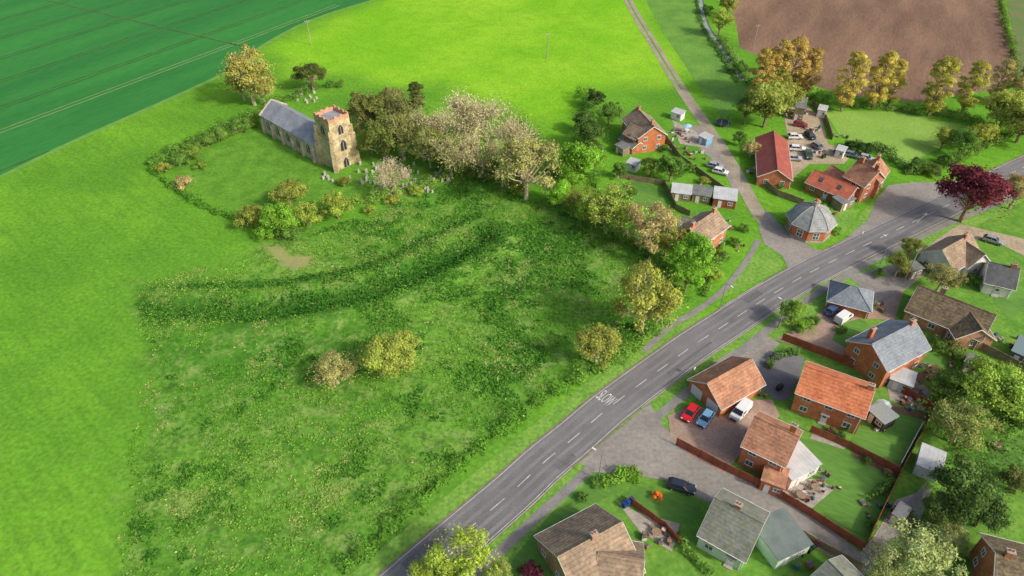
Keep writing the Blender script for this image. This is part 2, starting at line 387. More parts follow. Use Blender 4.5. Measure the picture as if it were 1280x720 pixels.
    for i,(cx,cy,ht) in enumerate(chim):
        cb=MB(); zb=zr-sl*abs(cy*w)-.6
        cb.box((cx*L,cy*w,(zb+zr+ht)/2),(.95,.65,zr+ht-zb),0); cb.box((cx*L,cy*w,zr+ht+.06),(1.12,.82,.14),1)
        for s in(-.22,.22): cb.cyl((cx*L+s,cy*w,zr+ht+.12),.12,.4,2,8,.1)
        cb.obj('chimney_%d'%(i+1),[wall if wall not in(RENDERW,RENDERG) else BRICK,CONC,POT],e)
    return e,L
# ================= GROUND =================
def vnoise(x,y,s,seed=0):
    r=np.random.default_rng(seed).random((257,257)); x=x/s+1000;y=y/s+1000
    xi=np.floor(x).astype(int);yi=np.floor(y).astype(int);fx=x-xi;fy=y-yi;fx=fx*fx*(3-2*fx);fy=fy*fy*(3-2*fy)
    g=lambda a,b:r[a%257,b%257]
    return (g(xi,yi)*(1-fx)+g(xi+1,yi)*fx)*(1-fy)+(g(xi,yi+1)*(1-fx)+g(xi+1,yi+1)*fx)*fy
def fbm(x,y,s,seed=0): return .5*vnoise(x,y,s,seed)+.27*vnoise(x,y,s/2.1,seed+1)+.15*vnoise(x,y,s/4.3,seed+2)+.08*vnoise(x,y,s/9,seed+3)
def polydist(X,Y,poly):
    inside=np.zeros(X.shape,bool); D=np.full(X.shape,1e9); n=len(poly)
    for i in range(n):
        ax,ay=poly[i];bx,by=poly[(i+1)%n]
        cond=((ay>Y)!=(by>Y)); xx=(bx-ax)*(Y-ay)/((by-ay) if by!=ay else 1e-9)+ax
        inside^=cond&(X<xx)
        L2=(bx-ax)**2+(by-ay)**2; t=np.clip(((X-ax)*(bx-ax)+(Y-ay)*(by-ay))/max(L2,1e-9),0,1)
        D=np.minimum(D,np.hypot(X-ax-t*(bx-ax),Y-ay-t*(by-ay)))
    return np.where(inside,D,-D)
def linedist(X,Y,pl):
    D=np.full(X.shape,1e9)
    for (ax,ay),(bx,by) in zip(pl,pl[1:]):
        L2=(bx-ax)**2+(by-ay)**2; t=np.clip(((X-ax)*(bx-ax)+(Y-ay)*(by-ay))/max(L2,1e-9),0,1)
        D=np.minimum(D,np.hypot(X-ax-t*(bx-ax),Y-ay-t*(by-ay)))
    return D
def sstep(a,b,x): t=np.clip((x-a)/(b-a),0,1); return t*t*(3-2*t)
pp=lambda L:[tuple(P(*p)[:2]) for p in L]
MEADOW=pp([(165,358),(215,342),(300,330),(345,302),(440,275),(560,232),(600,222),(690,262),(760,285),(832,328),(862,372),(830,398),(800,425),(700,478),(590,575),(480,680),(430,740),(140,740),(165,600),(190,470),(178,400)])
BRIGHT=pp([(340,60),(430,20),(520,-20),(800,-20),(860,110),(750,110),(700,170),(560,110),(430,90),(370,100)])
BANK=[tuple(q) for q in resample(catmull(pp([(168,384),(250,389),(330,389),(400,377),(470,361),(540,334),(600,298)])),6)]
BANK2=[tuple(q) for q in resample(catmull(pp([(225,360),(320,356),(420,342),(500,316),(600,266)])),6)]
PALE=pp([(330,308),(352,306),(364,318),(388,320),(390,332),(366,338),(346,326)]) 
def mh(x,y,am):
    b1=linedist(x,y,BANK); b2=linedist(x,y,BANK2)
    h=am*((fbm(x,y,10,9)-.4)*.9+(vnoise(x,y,2.4,3)-.5)*.2-1.3*np.exp(-(b1/2.6)**2)+.95*np.exp(-((b1-5.5)/2.8)**2)-.35*np.exp(-(b2/2.2)**2))
    return np.maximum(h,-1.3*am)
xs=np.concatenate([[-4000,-1800,-800,-420],np.arange(-255,256,1.2),[420,800,1800,4000]])
ys=np.concatenate([[-3000,-900,-200,0],np.arange(34,345,1.2),[420,600,1200,2600,6000]])
GX,GY=np.meshgrid(xs,ys)
dm=polydist(GX,GY,MEADOW); wm_=(fbm(GX,GY,9,5)-.5)*12
med=sstep(-3.0,3.0,dm+wm_)*(dm>-6)
bd=linedist(GX,GY,BANK); bd2=linedist(GX,GY,BANK2)
hgt=mh(GX,GY,sstep(.5,6,dm))
br=sstep(-8,8,polydist(GX,GY,BRIGHT)+(fbm(GX,GY,20,8)-.5)*14)
dk=np.clip(np.maximum(np.exp(-(bd/3.4)**2),.3*np.exp(-(bd2/2.0)**2))*(.6+fbm(GX,GY,5,2)),0,1)*(dm>0)
YARD=pp([(205,205),(300,165),(335,150),(450,160),(560,200),(545,235),(430,262),(330,290),(250,245)])
yd=sstep(-2,3,polydist(GX,GY,YARD))
GAR=pp([(620,740),(870,500),(1100,320),(1300,230),(1400,740)]); gd=sstep(-1,1,polydist(GX,GY,GAR))
ny,nx=GX.shape
me=bpy.data.meshes.new('ground'); V=np.stack([GX,GY,hgt],2).reshape(-1,3)
idx=np.arange(nx*ny).reshape(ny,nx); fq=np.stack([idx[:-1,:-1],idx[:-1,1:],idx[1:,1:],idx[1:,:-1]],2).reshape(-1,4)
me.vertices.add(len(V)); me.vertices.foreach_set('co',V.astype(np.float32).ravel())
me.loops.add(fq.size); me.loops.foreach_set('vertex_index',fq.astype(np.int32).ravel()); me.polygons.add(len(fq)); me.polygons.foreach_set('loop_start',np.arange(0,fq.size,4,dtype=np.int32))
me.polygons.foreach_set('use_smooth',np.ones(len(fq),bool))
pl=sstep(-1.0,1.0,polydist(GX,GY,PALE)+(fbm(GX,GY,3,77)-.5)*3)
for nm,arr in(('w1',np.stack([med,br,dk,np.ones_like(dk)],2)),('w2',np.stack([yd,gd,pl,np.ones_like(dk)],2))):
    a=me.color_attributes.new(nm,'FLOAT_COLOR','POINT'); a.data.foreach_set('color',arr.reshape(-1).astype(np.float32))
me.update(calc_edges=True)
gm=bpy.data.materials.new('grassland'); gm.use_nodes=True; N=gm.node_tree.nodes; L=gm.node_tree.links
for n in list(N): N.remove(n)
out=N.new('ShaderNodeOutputMaterial'); b=N.new('ShaderNodeBsdfDiffuse'); L.new(b.outputs[0],out.inputs[0])
tc=N.new('ShaderNodeTexCoord')
def noise(s,det=4,st=None,ro=.62):
    n=N.new('ShaderNodeTexNoise'); n.inputs['Scale'].default_value=s; n.inputs['Detail'].default_value=det; n.inputs['Roughness'].default_value=ro
    if st:
        r0=N.new('ShaderNodeMapping'); r0.inputs['Rotation'].default_value=(0,0,st[2]); r1=N.new('ShaderNodeMapping'); r1.inputs['Scale'].default_value=(st[0],st[1],1)
        L.new(tc.outputs['Object'],r0.inputs[0]); L.new(r0.outputs[0],r1.inputs[0]); L.new(r1.outputs[0],n.inputs['Vector'])
    else: L.new(tc.outputs['Object'],n.inputs['Vector'])
    return n.outputs
def rng_(s,a,b_,c=0,d=1):
    r=N.new('ShaderNodeMapRange'); r.inputs[1].default_value=a;r.inputs[2].default_value=b_;r.inputs[3].default_value=c;r.inputs[4].default_value=d; L.new(s,r.inputs[0]); return r.outputs[0]
def mix(f,a,b_):
    m=N.new('ShaderNodeMix'); m.data_type='RGBA'
    L.new(f,m.inputs[0])
    for k,s in((6,a),(7,b_)):
        if isinstance(s,tuple): m.inputs[k].default_value=s
        else: L.new(s,m.inputs[k])
    return m.outputs[2]
def sep(nm):
    a=N.new('ShaderNodeAttribute'); a.attribute_name=nm; s=N.new('ShaderNodeSeparateColor'); L.new(a.outputs['Color'],s.inputs[0]); return s.outputs
def chan(o):
    s=N.new('ShaderNodeSeparateColor'); L.new(o[1],s.inputs[0]); return s.outputs
w1=sep('w1'); w2=sep('w2')
nL=chan(noise(.035,4)); nM=chan(noise(.28,4)); nF=chan(noise(1.3,4)); nS=noise(.3,3,(.2,2.2,.75))[0]
base=mix(rng_(nL[0],.38,.62),S(90,148,46),S(116,174,50))
base=mix(rng_(nM[0],.42,.7,0,.6),base,S(84,134,48))
base=mix(rng_(nF[0],.5,.7,0,.45),base,S(138,168,76))
base=mix(rng_(nS,.46,.66,0,.5),base,S(88,140,46))
brc=mix(rng_(nL[1],.36,.64),S(120,182,42),S(146,196,54))
brc=mix(rng_(nM[1],.46,.7,0,.45),brc,S(108,162,46))
base=mix(w1[1],base,brc)
base=mix(w2[0],base,mix(rng_(nM[2],.35,.65),S(88,138,48),S(108,158,58)))
base=mix(w2[1],base,mix(rng_(nM[2],.35,.65),S(92,140,56),S(116,158,66)))
mc=mix(rng_(nL[2],.38,.6),S(80,136,44),S(112,160,60))
mc=mix(rng_(nM[1],.48,.64,0,.85),mc,S(134,162,86))
mc=mix(rng_(nM[0],.5,.64,0,.75),mc,S(64,114,40))
mc=mix(rng_(nF[1],.48,.62,0,.6),mc,S(60,108,38))
mc=mix(rng_(nF[0],.56,.7,0,.5),mc,S(150,166,96))
base=mix(w1[0],base,mc)
base=mix(rng_(w1[2],0,1,0,.9),base,S(50,94,36))
base=mix(rng_(w2[2],0,1,0,.9),base,mix(rng_(nF[2],.4,.6),S(172,164,118),S(140,148,88)))
ff=rng_(nF[2],.3,.7,.78,1.22); vm=N.new('ShaderNodeVectorMath'); vm.operation='SCALE'; L.new(base,vm.inputs[0]); L.new(ff,vm.inputs['Scale']); L.new(vm.outputs[0],b.inputs['Color'])
me.materials.append(gm); link(bpy.data.objects.new('ground',me))
# ---- meadow tufts ----
def tufts(name,poly,n,size,colA,colB,mask=None,flat=False,k_=1.0,up=1.1):
    A=np.array(poly); mn,mx_=A.min(0),A.max(0)
    x=RNG.uniform(mn[0],mx_[0],n); y=RNG.uniform(mn[1],mx_[1],n); d=polydist(x,y,poly)
    keep=(d+(fbm(x,y,7,66)-.5)*6>0)&(d>-2)&mask(x,y)&(polydist(x,y,PALE)<.3); x=x[keep];y=y[keep];d=d[keep];m=len(x)
    z=np.zeros(m) if flat else mh(x,y,sstep(.5,6,d))
    s=RNG.uniform(size*.4,size*1.2,m); Q=[];Cc=[]
    t=np.clip(fbm(x,y,11,31)*2.0-.5+RNG.normal(size=m)*.18,0,1)[:,None]
    col=np.array(colA)[None,:3]*(1-t)+np.array(colB)[None,:3]*t; col*=RNG.uniform(.8,1.2,(m,1))*k_
    for k in range(2):
        c=np.stack([x+RNG.normal(size=m)*s*.4,y+RNG.normal(size=m)*s*.4,z+s*.3*RNG.random(m)],1)
        nn=RNG.normal(size=(m,3))*.4+np.array([0,0,up]); Q.append(cards(c,nn,s*.55,RNG)); Cc.append(col*RNG.uniform(.85,1.15,(m,1)))
    o=link(bpy.data.objects.new(name,quadmesh(name,np.concatenate(Q),[GRASSCARD],None,np.concatenate(Cc)))); o.color=(1,1,1,1); return o
tufts('rough_meadow_grass',MEADOW,80000,.45,S(82,138,42),S(120,162,64),mask=lambda x,y:(fbm(x,y,6,21)+.4*vnoise(x,y,1.7,4)>.6))
tufts('nettle_bank',MEADOW,110000,.7,S(48,98,34),S(72,122,44),mask=lambda x,y:(np.minimum(linedist(x,y,BANK),linedist(x,y,BANK2)*2.6)+RNG.normal(size=len(x))*.8+(fbm(x,y,6,3)-.5)*6<2.9),up=.8)
tufts('nettle_patches',MEADOW,90000,.65,S(58,108,38),S(80,132,46),mask=lambda x,y:(fbm(x,y,13,55)+.25*vnoise(x,y,2.5,6)>.74),up=.8)
tufts('cow_parsley_flowers',MEADOW,9000,.28,S(215,220,200),S(200,210,160),mask=lambda x,y:(fbm(x,y,8,91)+.3*vnoise(x,y,2,6)>.92))
tufts('dry_grass_clumps',MEADOW,80000,.4,S(154,162,98),S(142,162,84),mask=lambda x,y:(fbm(x,y,10,17)+.3*vnoise(x,y,1.5,8)>.8))
# ================= FIELDS =================
fdir=P(280,60)-P(0,165); fang=math.atan2(fdir.y,fdir.x)
CROP=M('young_wheat_crop',S(42,116,50),S(56,134,56),.03,fine=1.0,famt=.14,stretch=(.25,1.6,1),rot=-fang,bump=.05)
pb=[P(0,220),P(100,172),P(200,128),P(285,88),P(335,52),P(395,22),P(480,-5)]
WF=[(p.x,p.y) for p in pb]+[(-20,480),(-700,900),(-900,300),(-500,140)]
sheet('wheat_field',WF,.01,CROP,raw=True)
TRAM=M('tramline_soil',S(42,88,42),S(70,106,52),.3,famt=.3); TRAMP=M('pale_track',S(122,154,94),S(96,136,78),.3,famt=.3)
ud=np.array([math.cos(fang),math.sin(fang)]); un=np.array([-ud[1],ud[0]])
p0=np.array(P(140,112)[:2]); segs=[];segp=[]
def inwf(A): return A[polydist(A[:,0],A[:,1],WF)>.5]
for k in(-1,1,2,3,4,5):
    c=p0+un*(k*20-4)
    for s in(-.95,.95): segs.append((inwf(resample([c+ud*-260+un*s,c+ud*160+un*s],2)),0,.7))
for s in(-1,1): 
    segp.append((inwf(resample([p0+ud*-160+un*s,p0+ud*100+un*s],2)),0,.6)); segp.append((inwf(resample([np.array(P(20,-8)[:2])+un*s*.8,np.array(P(320,62)[:2])+un*s*.8],2)),0,.6))
smobj('crop_tramlines',segs,.03,TRAM); smobj('pale_tramlines',segp,.04,TRAMP)
strip('field_edge_grass',[(0,221),(100,173),(200,129),(285,89),(335,53),(395,23),(480,-4)],1.6,.015,M('field_edge',S(94,148,64),S(114,160,74),.3,famt=.3))
bdir=P(1250,0)-P(1265,100); bang=math.atan2(bdir.y,bdir.x)
SOIL=M('ploughed_soil',S(142,114,92),S(112,88,72),.05,fine=.9,famt=.16,stretch=(.35,1.5,1),rot=-bang,bump=.1)
sheet('ploughed_field',[(905,-20),(920,30),(925,60),(965,78),(1010,105),(1060,120),(1150,128),(1262,108),(1265,70),(1250,20),(1243,-20),(1235,-90),(915,-90)],.012,SOIL)
sheet('field_margin',[(1268,110),(1282,110),(1400,60),(1400,-90),(1250,-90),(1258,0),(1270,60)],.012,M('margin_grass',S(92,126,60),S(118,120,80),.1,fine=2,famt=.3))
RGH=M('rough_strip_grass',S(90,140,52),S(114,158,64),.12,fine=2,famt=.3,bump=.1)
sheet('stream_bank',[(790,-30),(835,50),(875,110),(905,150),(940,110),(950,95),(905,50),(875,20),(868,-30)],.011,RGH)
strip('stream_bed',[(872,-30),(880,25),(903,62),(928,100)],2.6,.02,M('stream_mud',S(98,94,70),S(80,100,55),.5))
strip('stream_water',[(872,-30),(880,25),(903,62),(928,100)],1.5,.03,M('stream_water_m',S(165,175,180),S(135,145,150),.3,rough=.15))
# ================= ROADS =================
ASPH=M('road_asphalt',S(126,125,127),S(110,109,111),.12,fine=3,famt=.1,rough=.9)
ASPT=M('worn_asphalt_lane',S(134,133,134),S(120,119,120),.15,fine=3,famt=.1)
ASPR=M('asphalt_repair',S(100,99,101),S(112,111,112),.4,fine=3,famt=.12)
ASPL=M('pale_asphalt',S(156,151,144),S(134,130,125),.12,fine=1.5,famt=.15)
ASPD=M('dark_asphalt_drive',S(124,124,127),S(108,108,112),.3,fine=3,famt=.12)
PINK=M('block_paving',S(174,150,134),S(152,130,116),.3,fine=2,famt=.15)
GRAV=M('beige_gravel',S(182,166,142),S(158,146,122),.3,fine=2,famt=.2)
PATHM=M('footpath_asphalt',S(146,143,140),S(128,126,124),.4,fine=3,famt=.14)
VERGE=M('verge_grass',S(102,150,56),S(124,166,68),.2,fine=1.5,famt=.26,bump=.04)
LAWN=M('mown_lawn',S(84,130,52),S(100,146,60),.12,fine=1.5,famt=.15,stretch=(.4,1.4,1),rot=.5)
PATIO=M('patio_slabs',S(182,174,162),S(156,149,139),.5,fine=3,famt=.16)
MARK=M('road_paint',S(222,222,218),S(180,180,178),1.0,fine=4,famt=.18,rough=.6)
EDGE=M('verge_soil',S(138,130,102),S(108,120,74),.5,fine=2,famt=.3)
RC=[(430,800),(521,718),(597,652),(640,615),(680,578),(719,546),(756,514),(795,484),(832,457),(868,431),(905,407),(937,386),(972,364),(1014,340),(1062,316),(1122,287),(1200,249),(1280,209),(1400,155),(1550,95)]
RW=[P(*p)[:2] for p in RC]; RA=resample(catmull(RW,8),1.0); W_=7.5
def rstrip(name,a,b_,off,w,z,mat): return smobj(name,[(RA[a:b_],off,w)],z,mat)
nR=len(RA)
def ridx(px,py):
    q=np.array(P(px,py)[:2]); return int(np.argmin(np.linalg.norm(RA-q,axis=1)))
rstrip('verge_grass_left',0,ridx(900,410),5.2,3.2,.02,VERGE); rstrip('verge_grass_right',0,nR,-6.2,5.4,.02,VERGE)
rstrip('road_edge_soil',0,nR,0,W_+.6,.046,EDGE)
rstrip('main_road',0,nR,0,W_,.05,ASPH)
smobj('worn_wheel_tracks',[(RA,o,.6) for o in(-2.65,-1.0,1.0,2.65)],.054,ASPT)
smobj('asphalt_repair_patches',[(RA[a:a+l],o,w) for a,l,o,w in((12,9,2.2,1.4),(40,5,-2.4,1.0),(70,14,-1.6,.5),(98,6,2.0,1.6),(140,10,-2.3,1.3),(180,5,1.8,1.2))],.056,ASPR)
segs=[];k=3
while k<nR-6:
    segs.append((RA[k:k+4],0,.13)); k+=6
for o in(3.5,-3.5): segs.append((RA,o,.09))
smobj('road_markings',segs,.06,MARK)
cu=bpy.data.curves.new('slow','FONT'); cu.body='SLOW'; cu.size=1.3; cu.align_x='CENTER'; cu.align_y='CENTER'
to=link(bpy.data.objects.new('tmp',cu)); bpy.context.view_layer.update(); dg=bpy.context.evaluated_depsgraph_get(); tm=bpy.data.meshes.new_from_object(to.evaluated_get(dg)); bpy.data.objects.remove(to)
so=link(bpy.data.objects.new('slow_road_marking',tm)); tm.materials.clear(); tm.materials.append(MARK)
i=ridx(768,507); d=RA[i+1]-RA[i-1]; d/=np.linalg.norm(d); n=np.array([-d[1],d[0]]); q=RA[i]+n*1.75
so.location=(q[0],q[1],.064); so.rotation_euler=(0,0,math.atan2(d[1],d[0])-math.pi/2); so.scale=(.82,3.0,1)
i=ridx(1150,272); d=RA[i+1]-RA[i-1]; d/=np.linalg.norm(d); q=RA[i]
ab=MB(); ab.add([(-3,-.08,0),(1.5,-.08,0),(1.5,.08,0),(-3,.08,0)],[(0,1,2,3)]); ab.add([(1.5,-.5,0),(3,0,0),(1.5,.5,0)],[(0,1,2)])
ao=ab.obj('road_arrow_marking',[MARK]); ao.location=(q[0],q[1],.068); ao.rotation_euler=(0,0,math.atan2(d[1],d[0])+.2)
def kerb(name,a,b_,off):
    A=RA[a:b_]; dd=np.gradient(A,axis=0); dd/=np.linalg.norm(dd,axis=1,keepdims=True); nn=np.stack([-dd[:,1],dd[:,0]],1); mb=MB(); vs=[];fs=[]
    for q,m in zip(A,nn):
        for o,z in((off-.07,0),(off-.07,.13),(off+.07,.13),(off+.07,0)): vs.append((q[0]+m[0]*o,q[1]+m[1]*o,z))
    for k in range(len(A)-1):
        for j in range(3): fs.append((4*k+j,4*k+j+1,4*k+4+j+1,4*k+4+j))
    mb.add(vs,fs); mb.obj(name,[CONC])
kerb('kerb',0,ridx(735,590),-3.85); kerb('kerb',ridx(815,520),ridx(1090,325),-3.85); kerb('kerb',ridx(905,390),ridx(960,350),3.85)
strip('footpath',[(560,742),(613,700),(665,652),(712,610),(742,582)],1.6,.045,PATHM)
strip('footpath',[(820,523),(852,496),(900,458),(930,436),(975,400),(1010,374),(1062,342),(1110,316),(1180,282),(1290,236)],1.6,.045,PATHM)
strip('footpath',[(948,300),(934,325),(905,362),(872,388),(838,408),(805,440)],1.3,.045,PATHM)
sheet('side_road',[(742,590),(720,576),(760,548),(812,505),(828,530),(850,556),(905,580),(960,612),(1010,640),(1075,690),(1160,600),(1152,622),(1085,720),(1062,712),(1000,672),(945,632),(885,628),(830,600),(775,592)],.042,ASPL)
sheet('parking_court',[(838,548),(835,520),(866,505),(905,520),(938,500),(965,500),(975,520),(945,545),(905,592),(860,568)],.047,PINK)
sheet('driveway',[(935,462),(962,438),(1005,447),(1000,470),(985,500),(968,500),(955,488)],.047,ASPD)
sheet('driveway_apron',[(870,470),(905,445),(955,418),(975,430),(945,455),(935,465),(905,450)],.043,ASPL)
sheet('driveway',[(968,424),(1000,410),(1020,395),(1045,372),(1088,388),(1130,362),(1118,400),(1075,398),(1050,405),(1040,425),(1065,440),(1050,452),(1005,436)],.047,PINK)
sheet('shed_forecourt',[(1100,385),(1135,360),(1160,340),(1120,330),(1060,345),(1092,372)],.044,ASPL)
sheet('lane_junction',[(948,285),(958,262),(985,292),(1020,312),(1050,318),(1000,345),(985,336),(978,320),(955,305)],.0475,ASPL)
sheet('farm_junction',[(1052,302),(1085,275),(1095,250),(1110,232),(1140,228),(1185,228),(1230,215),(1210,245),(1120,285),(1075,308)],.0475,ASPL)
sheet('farm_yard',[(978,135),(1010,132),(1028,150),(1035,180),(1068,190),(1055,205),(1012,205),(985,228),(988,190)],.03,GRAV)
sheet('drive_gravel',[(1140,330),(1170,300),(1200,280),(1285,300),(1290,325),(1240,300),(1200,300),(1180,330)],.043,GRAV)
strip('farm_track',[(760,-60),(785,0),(820,60),(852,112),(885,160),(905,190),(928,230),(945,262),(958,280)],3.6,.04,M('track_surface',S(170,160,142),S(146,138,120),.2,fine=2,famt=.18))
smobj('track_centre_grass',[(resample(catmull([P(*p)[:2] for p in[(760,-60),(785,0),(820,60),(852,112)]]),1.5),0,.7)],.045,RGH)
sheet('house_drive',[(885,160),(860,155),(835,165),(870,180),(905,215),(915,235),(938,250),(928,225)],.032,ASPL)
sheet('verge_triangle',[(882,382),(935,325),(960,308),(980,328),(975,338),(940,355)],.03,VERGE)
sheet('farm_lawn',[(1030,138),(1120,140),(1212,158),(1180,182),(1135,205),(1080,185),(1050,170)],.02,M('bright_lawn',S(124,164,66),S(140,178,78),.08,fine=1.5,famt=.15))
sheet('octagon_garden',[(1010,268),(1058,262),(1075,262),(1058,290),(1035,300)],.03,VERGE)
sheet('verge_strip',[(1060,290),(1088,252),(1105,252),(1115,262),(1085,285)],.03,VERGE)
for pts in([(1000,548),(1030,552),(1125,600),(1082,672),(1010,640),(1035,600),(1005,580)],[(1095,505),(1160,522),(1122,582),(1062,552)],[(1035,428),(1068,396),(1098,410),(1060,444)],[(640,700),(690,640),(752,590),(780,612),(742,630),(700,690),(690,720),(630,730)],[(770,640),(790,605),(880,625),(870,650),(840,660)],[(1130,465),(1165,440),(1185,455),(1150,480)],[(1140,650),(1165,640),(1180,600),(1280,540),(1280,600),(1180,690)],[(1240,375),(1280,350),(1290,380),(1262,400)],[(770,230),(800,225),(835,240),(830,265),(790,255)]):
    sheet('lawn',pts,.022,LAWN)
for pts in([(975,600),(1000,600),(1025,598),(1042,612),(1010,640),(980,628)],[(1075,515),(1098,500),(1115,510),(1100,535)],[(1108,478),(1140,470),(1165,490),(1155,515),(1112,500)],[(770,625),(795,640),(850,655),(840,690),(800,665)],[(1120,625),(1165,610),(1150,650),(1100,690),(1080,690)],[(840,150),(870,165),(885,185),(850,180)],[(1020,535),(1040,545),(1062,555),(1055,562),(1012,548)]):
    sheet('patio',pts,.0365,PATIO)
BED=M('flower_bed_soil',S(120,98,76),S(96,84,62),.8,fine=3,famt=.3)
for pts in([(1066,562),(1128,590),(1122,600),(1064,570)],[(1100,500),(1162,516),(1158,526),(1098,510)],[(700,690),(742,632),(752,638),(712,694)],[(1140,470),(1170,455),(1178,462),(1150,482)],[(885,310),(905,300),(895,345),(878,372)]): sheet('flower_bed',pts,.04,BED)
# ================= CHURCH =================
def church():
    a=Vector((-68.6,186.6,0)); bb=Vector((-48.9,168.2,0)); d=bb-a; rz=math.atan2(d.y,d.x); L=d.length; c=(a+bb)/2
    e=empty('stone_church',(c.x,c.y,0),rz); w=8.4; ze=5.4; zr=8.4; X=L/2;Y=w/2
    mb=MB(); mb.add([(-X,-Y,0),(X,-Y,0),(X,Y,0),(-X,Y,0),(-X,-Y,ze),(X,-Y,ze),(X,Y,ze),(-X,Y,ze),(-X,0,zr-.1),(X,0,zr-.1)],[(0,1,5,4),(2,3,7,6),(1,2,6,9,5),(3,0,4,8,7)])
    for i in range(6):
        x=-X+.3+i*(L-2.2)/5
        for s in(-1,1): mb.box((x,s*(Y+.35),1.9),(.7,.7,3.8)); mb.box((x,s*(Y+.2),4.1),(.7,.4,.6))
    mb.obj('nave_walls',[STONE],e)
    rb=MB(); Yo=Y+.25; sl=(zr-ze)/Y; zo=zr-sl*Yo; t=.2; q=[]
    for x in(-X-.1,X-.02): q+=[(x,-Yo,zo),(x,0,zr),(x,Yo,zo),(x,Yo,zo-t),(x,0,zr-t),(x,-Yo,zo-t)]
    rb.add(q,[(0,1,7,6),(1,2,8,7),(2,3,9,8),(3,4,10,9),(4,5,11,10),(5,0,6,11),(0,5,4,1),(1,4,3,2),(6,7,10,11),(7,8,9,10)]); rb.obj('lead_roof',[LEADR],e)
    pr=MB(); 
    for s in(-1,1):
        pr.add([(-X-.5,0,zr+.35),(-X-.12,0,zr+.35),(-X-.12,s*(Y+.4),ze+.25),(-X-.5,s*(Y+.4),ze+.25),(-X-.5,0,zr-.3),(-X-.12,0,zr-.3),(-X-.12,s*(Y+.4),ze-.4),(-X-.5,s*(Y+.4),ze-.4)],[(0,1,2,3),(4,5,6,7),(0,3,7,4),(1,2,6,5),(2,3,7,6)])
    pr.obj('gable_parapet',[STONE],e)
    def arch(mb,x,y,s,zc,ww,hh,ax='y'):
        pts=[(-ww/2,0),(ww/2,0),(ww/2,hh*.62),(ww*.3,hh*.85),(0,hh),(-ww*.3,hh*.85),(-ww/2,hh*.62)]
        for sc,o,m in((1.25,.05,0),(1.0,.09,1)):
            vs=[]
            for (u,z) in pts:
                z2=(z-hh/2)*sc+hh/2; 
                if ax=='y': vs.append((x+u*sc,y+s*o,zc+z2))
                else: vs.append((x+s*o,y+u*sc,zc+z2))
            mb.add(vs,[tuple(range(7))],m)
            vb=[]
            for v in vs: vb.append((v[0],v[1]-s*(o-.002),v[2]) if ax=='y' else (v[0]-s*(o-.002),v[1],v[2]))
            mb.add(vs+vb,[(i,(i+1)%7,7+(i+1)%7,7+i) for i in range(7)],m)
        if ax=='y': mb.box((x,y+s*.13,zc+hh*.42),(.12,.07,hh*.84),0)
        else: mb.box((x+s*.13,y,zc+hh*.42),(.07,.12,hh*.84),0)
    wb=MB()
    for i in range(5):
        x=-X+.3+(i+.5)*(L-2.2)/5
        for s in(-1,1): arch(wb,x,s*Y,s,1.7,1.5,2.8)
    arch(wb,-X,0,-1,2.2,2.4,4.2,'x')
    wb.obj('nave_windows',[STONE,GLASS],e)
    ts=6.6; tx=X+ts/2-.2; th=13.4; tb=MB()
    tb.box((tx,0,th/2),(ts,ts,th),0,taper=.96)
    for z in(4.8,8.9): tb.box((tx,0,z),(ts+.25,ts+.25,.22),0)
    for sx in(-1,1):
        for sy in(-1,1):
            px_,py_=tx+sx*ts/2,sy*ts/2
            tb.box((px_,py_,3.2),(1.8,1.1,6.4),0,rz=math.atan2(sy,sx)); tb.box((px_,py_,7.6),(1.3,1.0,2.4),0,rz=math.atan2(sy,sx)); tb.box((px_-sx*.1,py_-sy*.1,10),(.8,.9,2.4),0,rz=math.atan2(sy,sx))
    tb.obj('tower',[STONEW],e)
    pb_=MB(); tt=ts*.96; z0=th
    for s in(-1,1):
        pb_.box((tx,s*(tt/2-.2),z0+.45),(tt+.1,.42,.9)); pb_.box((tx+s*(tt/2-.2),0,z0+.45),(.42,tt-.75,.9))
        for k in range(4):
            u=-tt/2+.5+k*(tt-1.0)/3
            pb_.box((tx+u,s*(tt/2-.2),z0+1.1),(.85,.4,.4))
            if 0<k<3: pb_.box((tx+s*(tt/2-.2),u,z0+1.1),(.4,.85,.4))
    pb_.obj('brick_parapet',[M('parapet_brick',S(204,162,134),S(182,138,112),.8,famt=.25)],e)
    fb=MB(); fb.box((tx,0,th+.03),(tt-.9,tt-.9,.1)); fb.obj('tower_roof',[LEADR],e)
    ob=MB()
    for s in(-1,1): arch(ob,tx,s*ts*.486,s,9.6,1.5,2.6)
    arch(ob,tx+ts*.486,0,1,9.6,1.5,2.6,'x'); arch(ob,tx-ts*.486,0,-1,10.0,1.3,2.2,'x')
    arch(ob,tx+ts*.497,0,1,4.95,1.8,3.0,'x'); arch(ob,tx+ts/2,0,1,0.1,1.6,2.7,'x')
    ob.obj('tower_openings',[STONE,DARK],e)
church()
gs=MB(); GSM=M('gravestone_stone',S(190,188,175),S(150,150,138),1,famt=.25)
rr=random.Random(5)
def graves(px0,px1,py0,py1,n):
    for _ in range(n):
        p=P(rr.uniform(px0,px1),rr.uniform(py0,py1)); h=rr.uniform(.7,1.3)
        gs.box((p.x,p.y,h/2),(.18,rr.uniform(.5,.8),h),0,rz=-.75+rr.uniform(-.2,.2)); gs.box((p.x,p.y,.08),(.35,.9,.16),0,rz=-.75)
graves(446,482,206,238,22); graves(500,562,190,228,34); graves(362,396,108,130,18); graves(455,545,230,246,16); graves(400,440,216,228,8)
gs.obj('gravestones',[GSM])
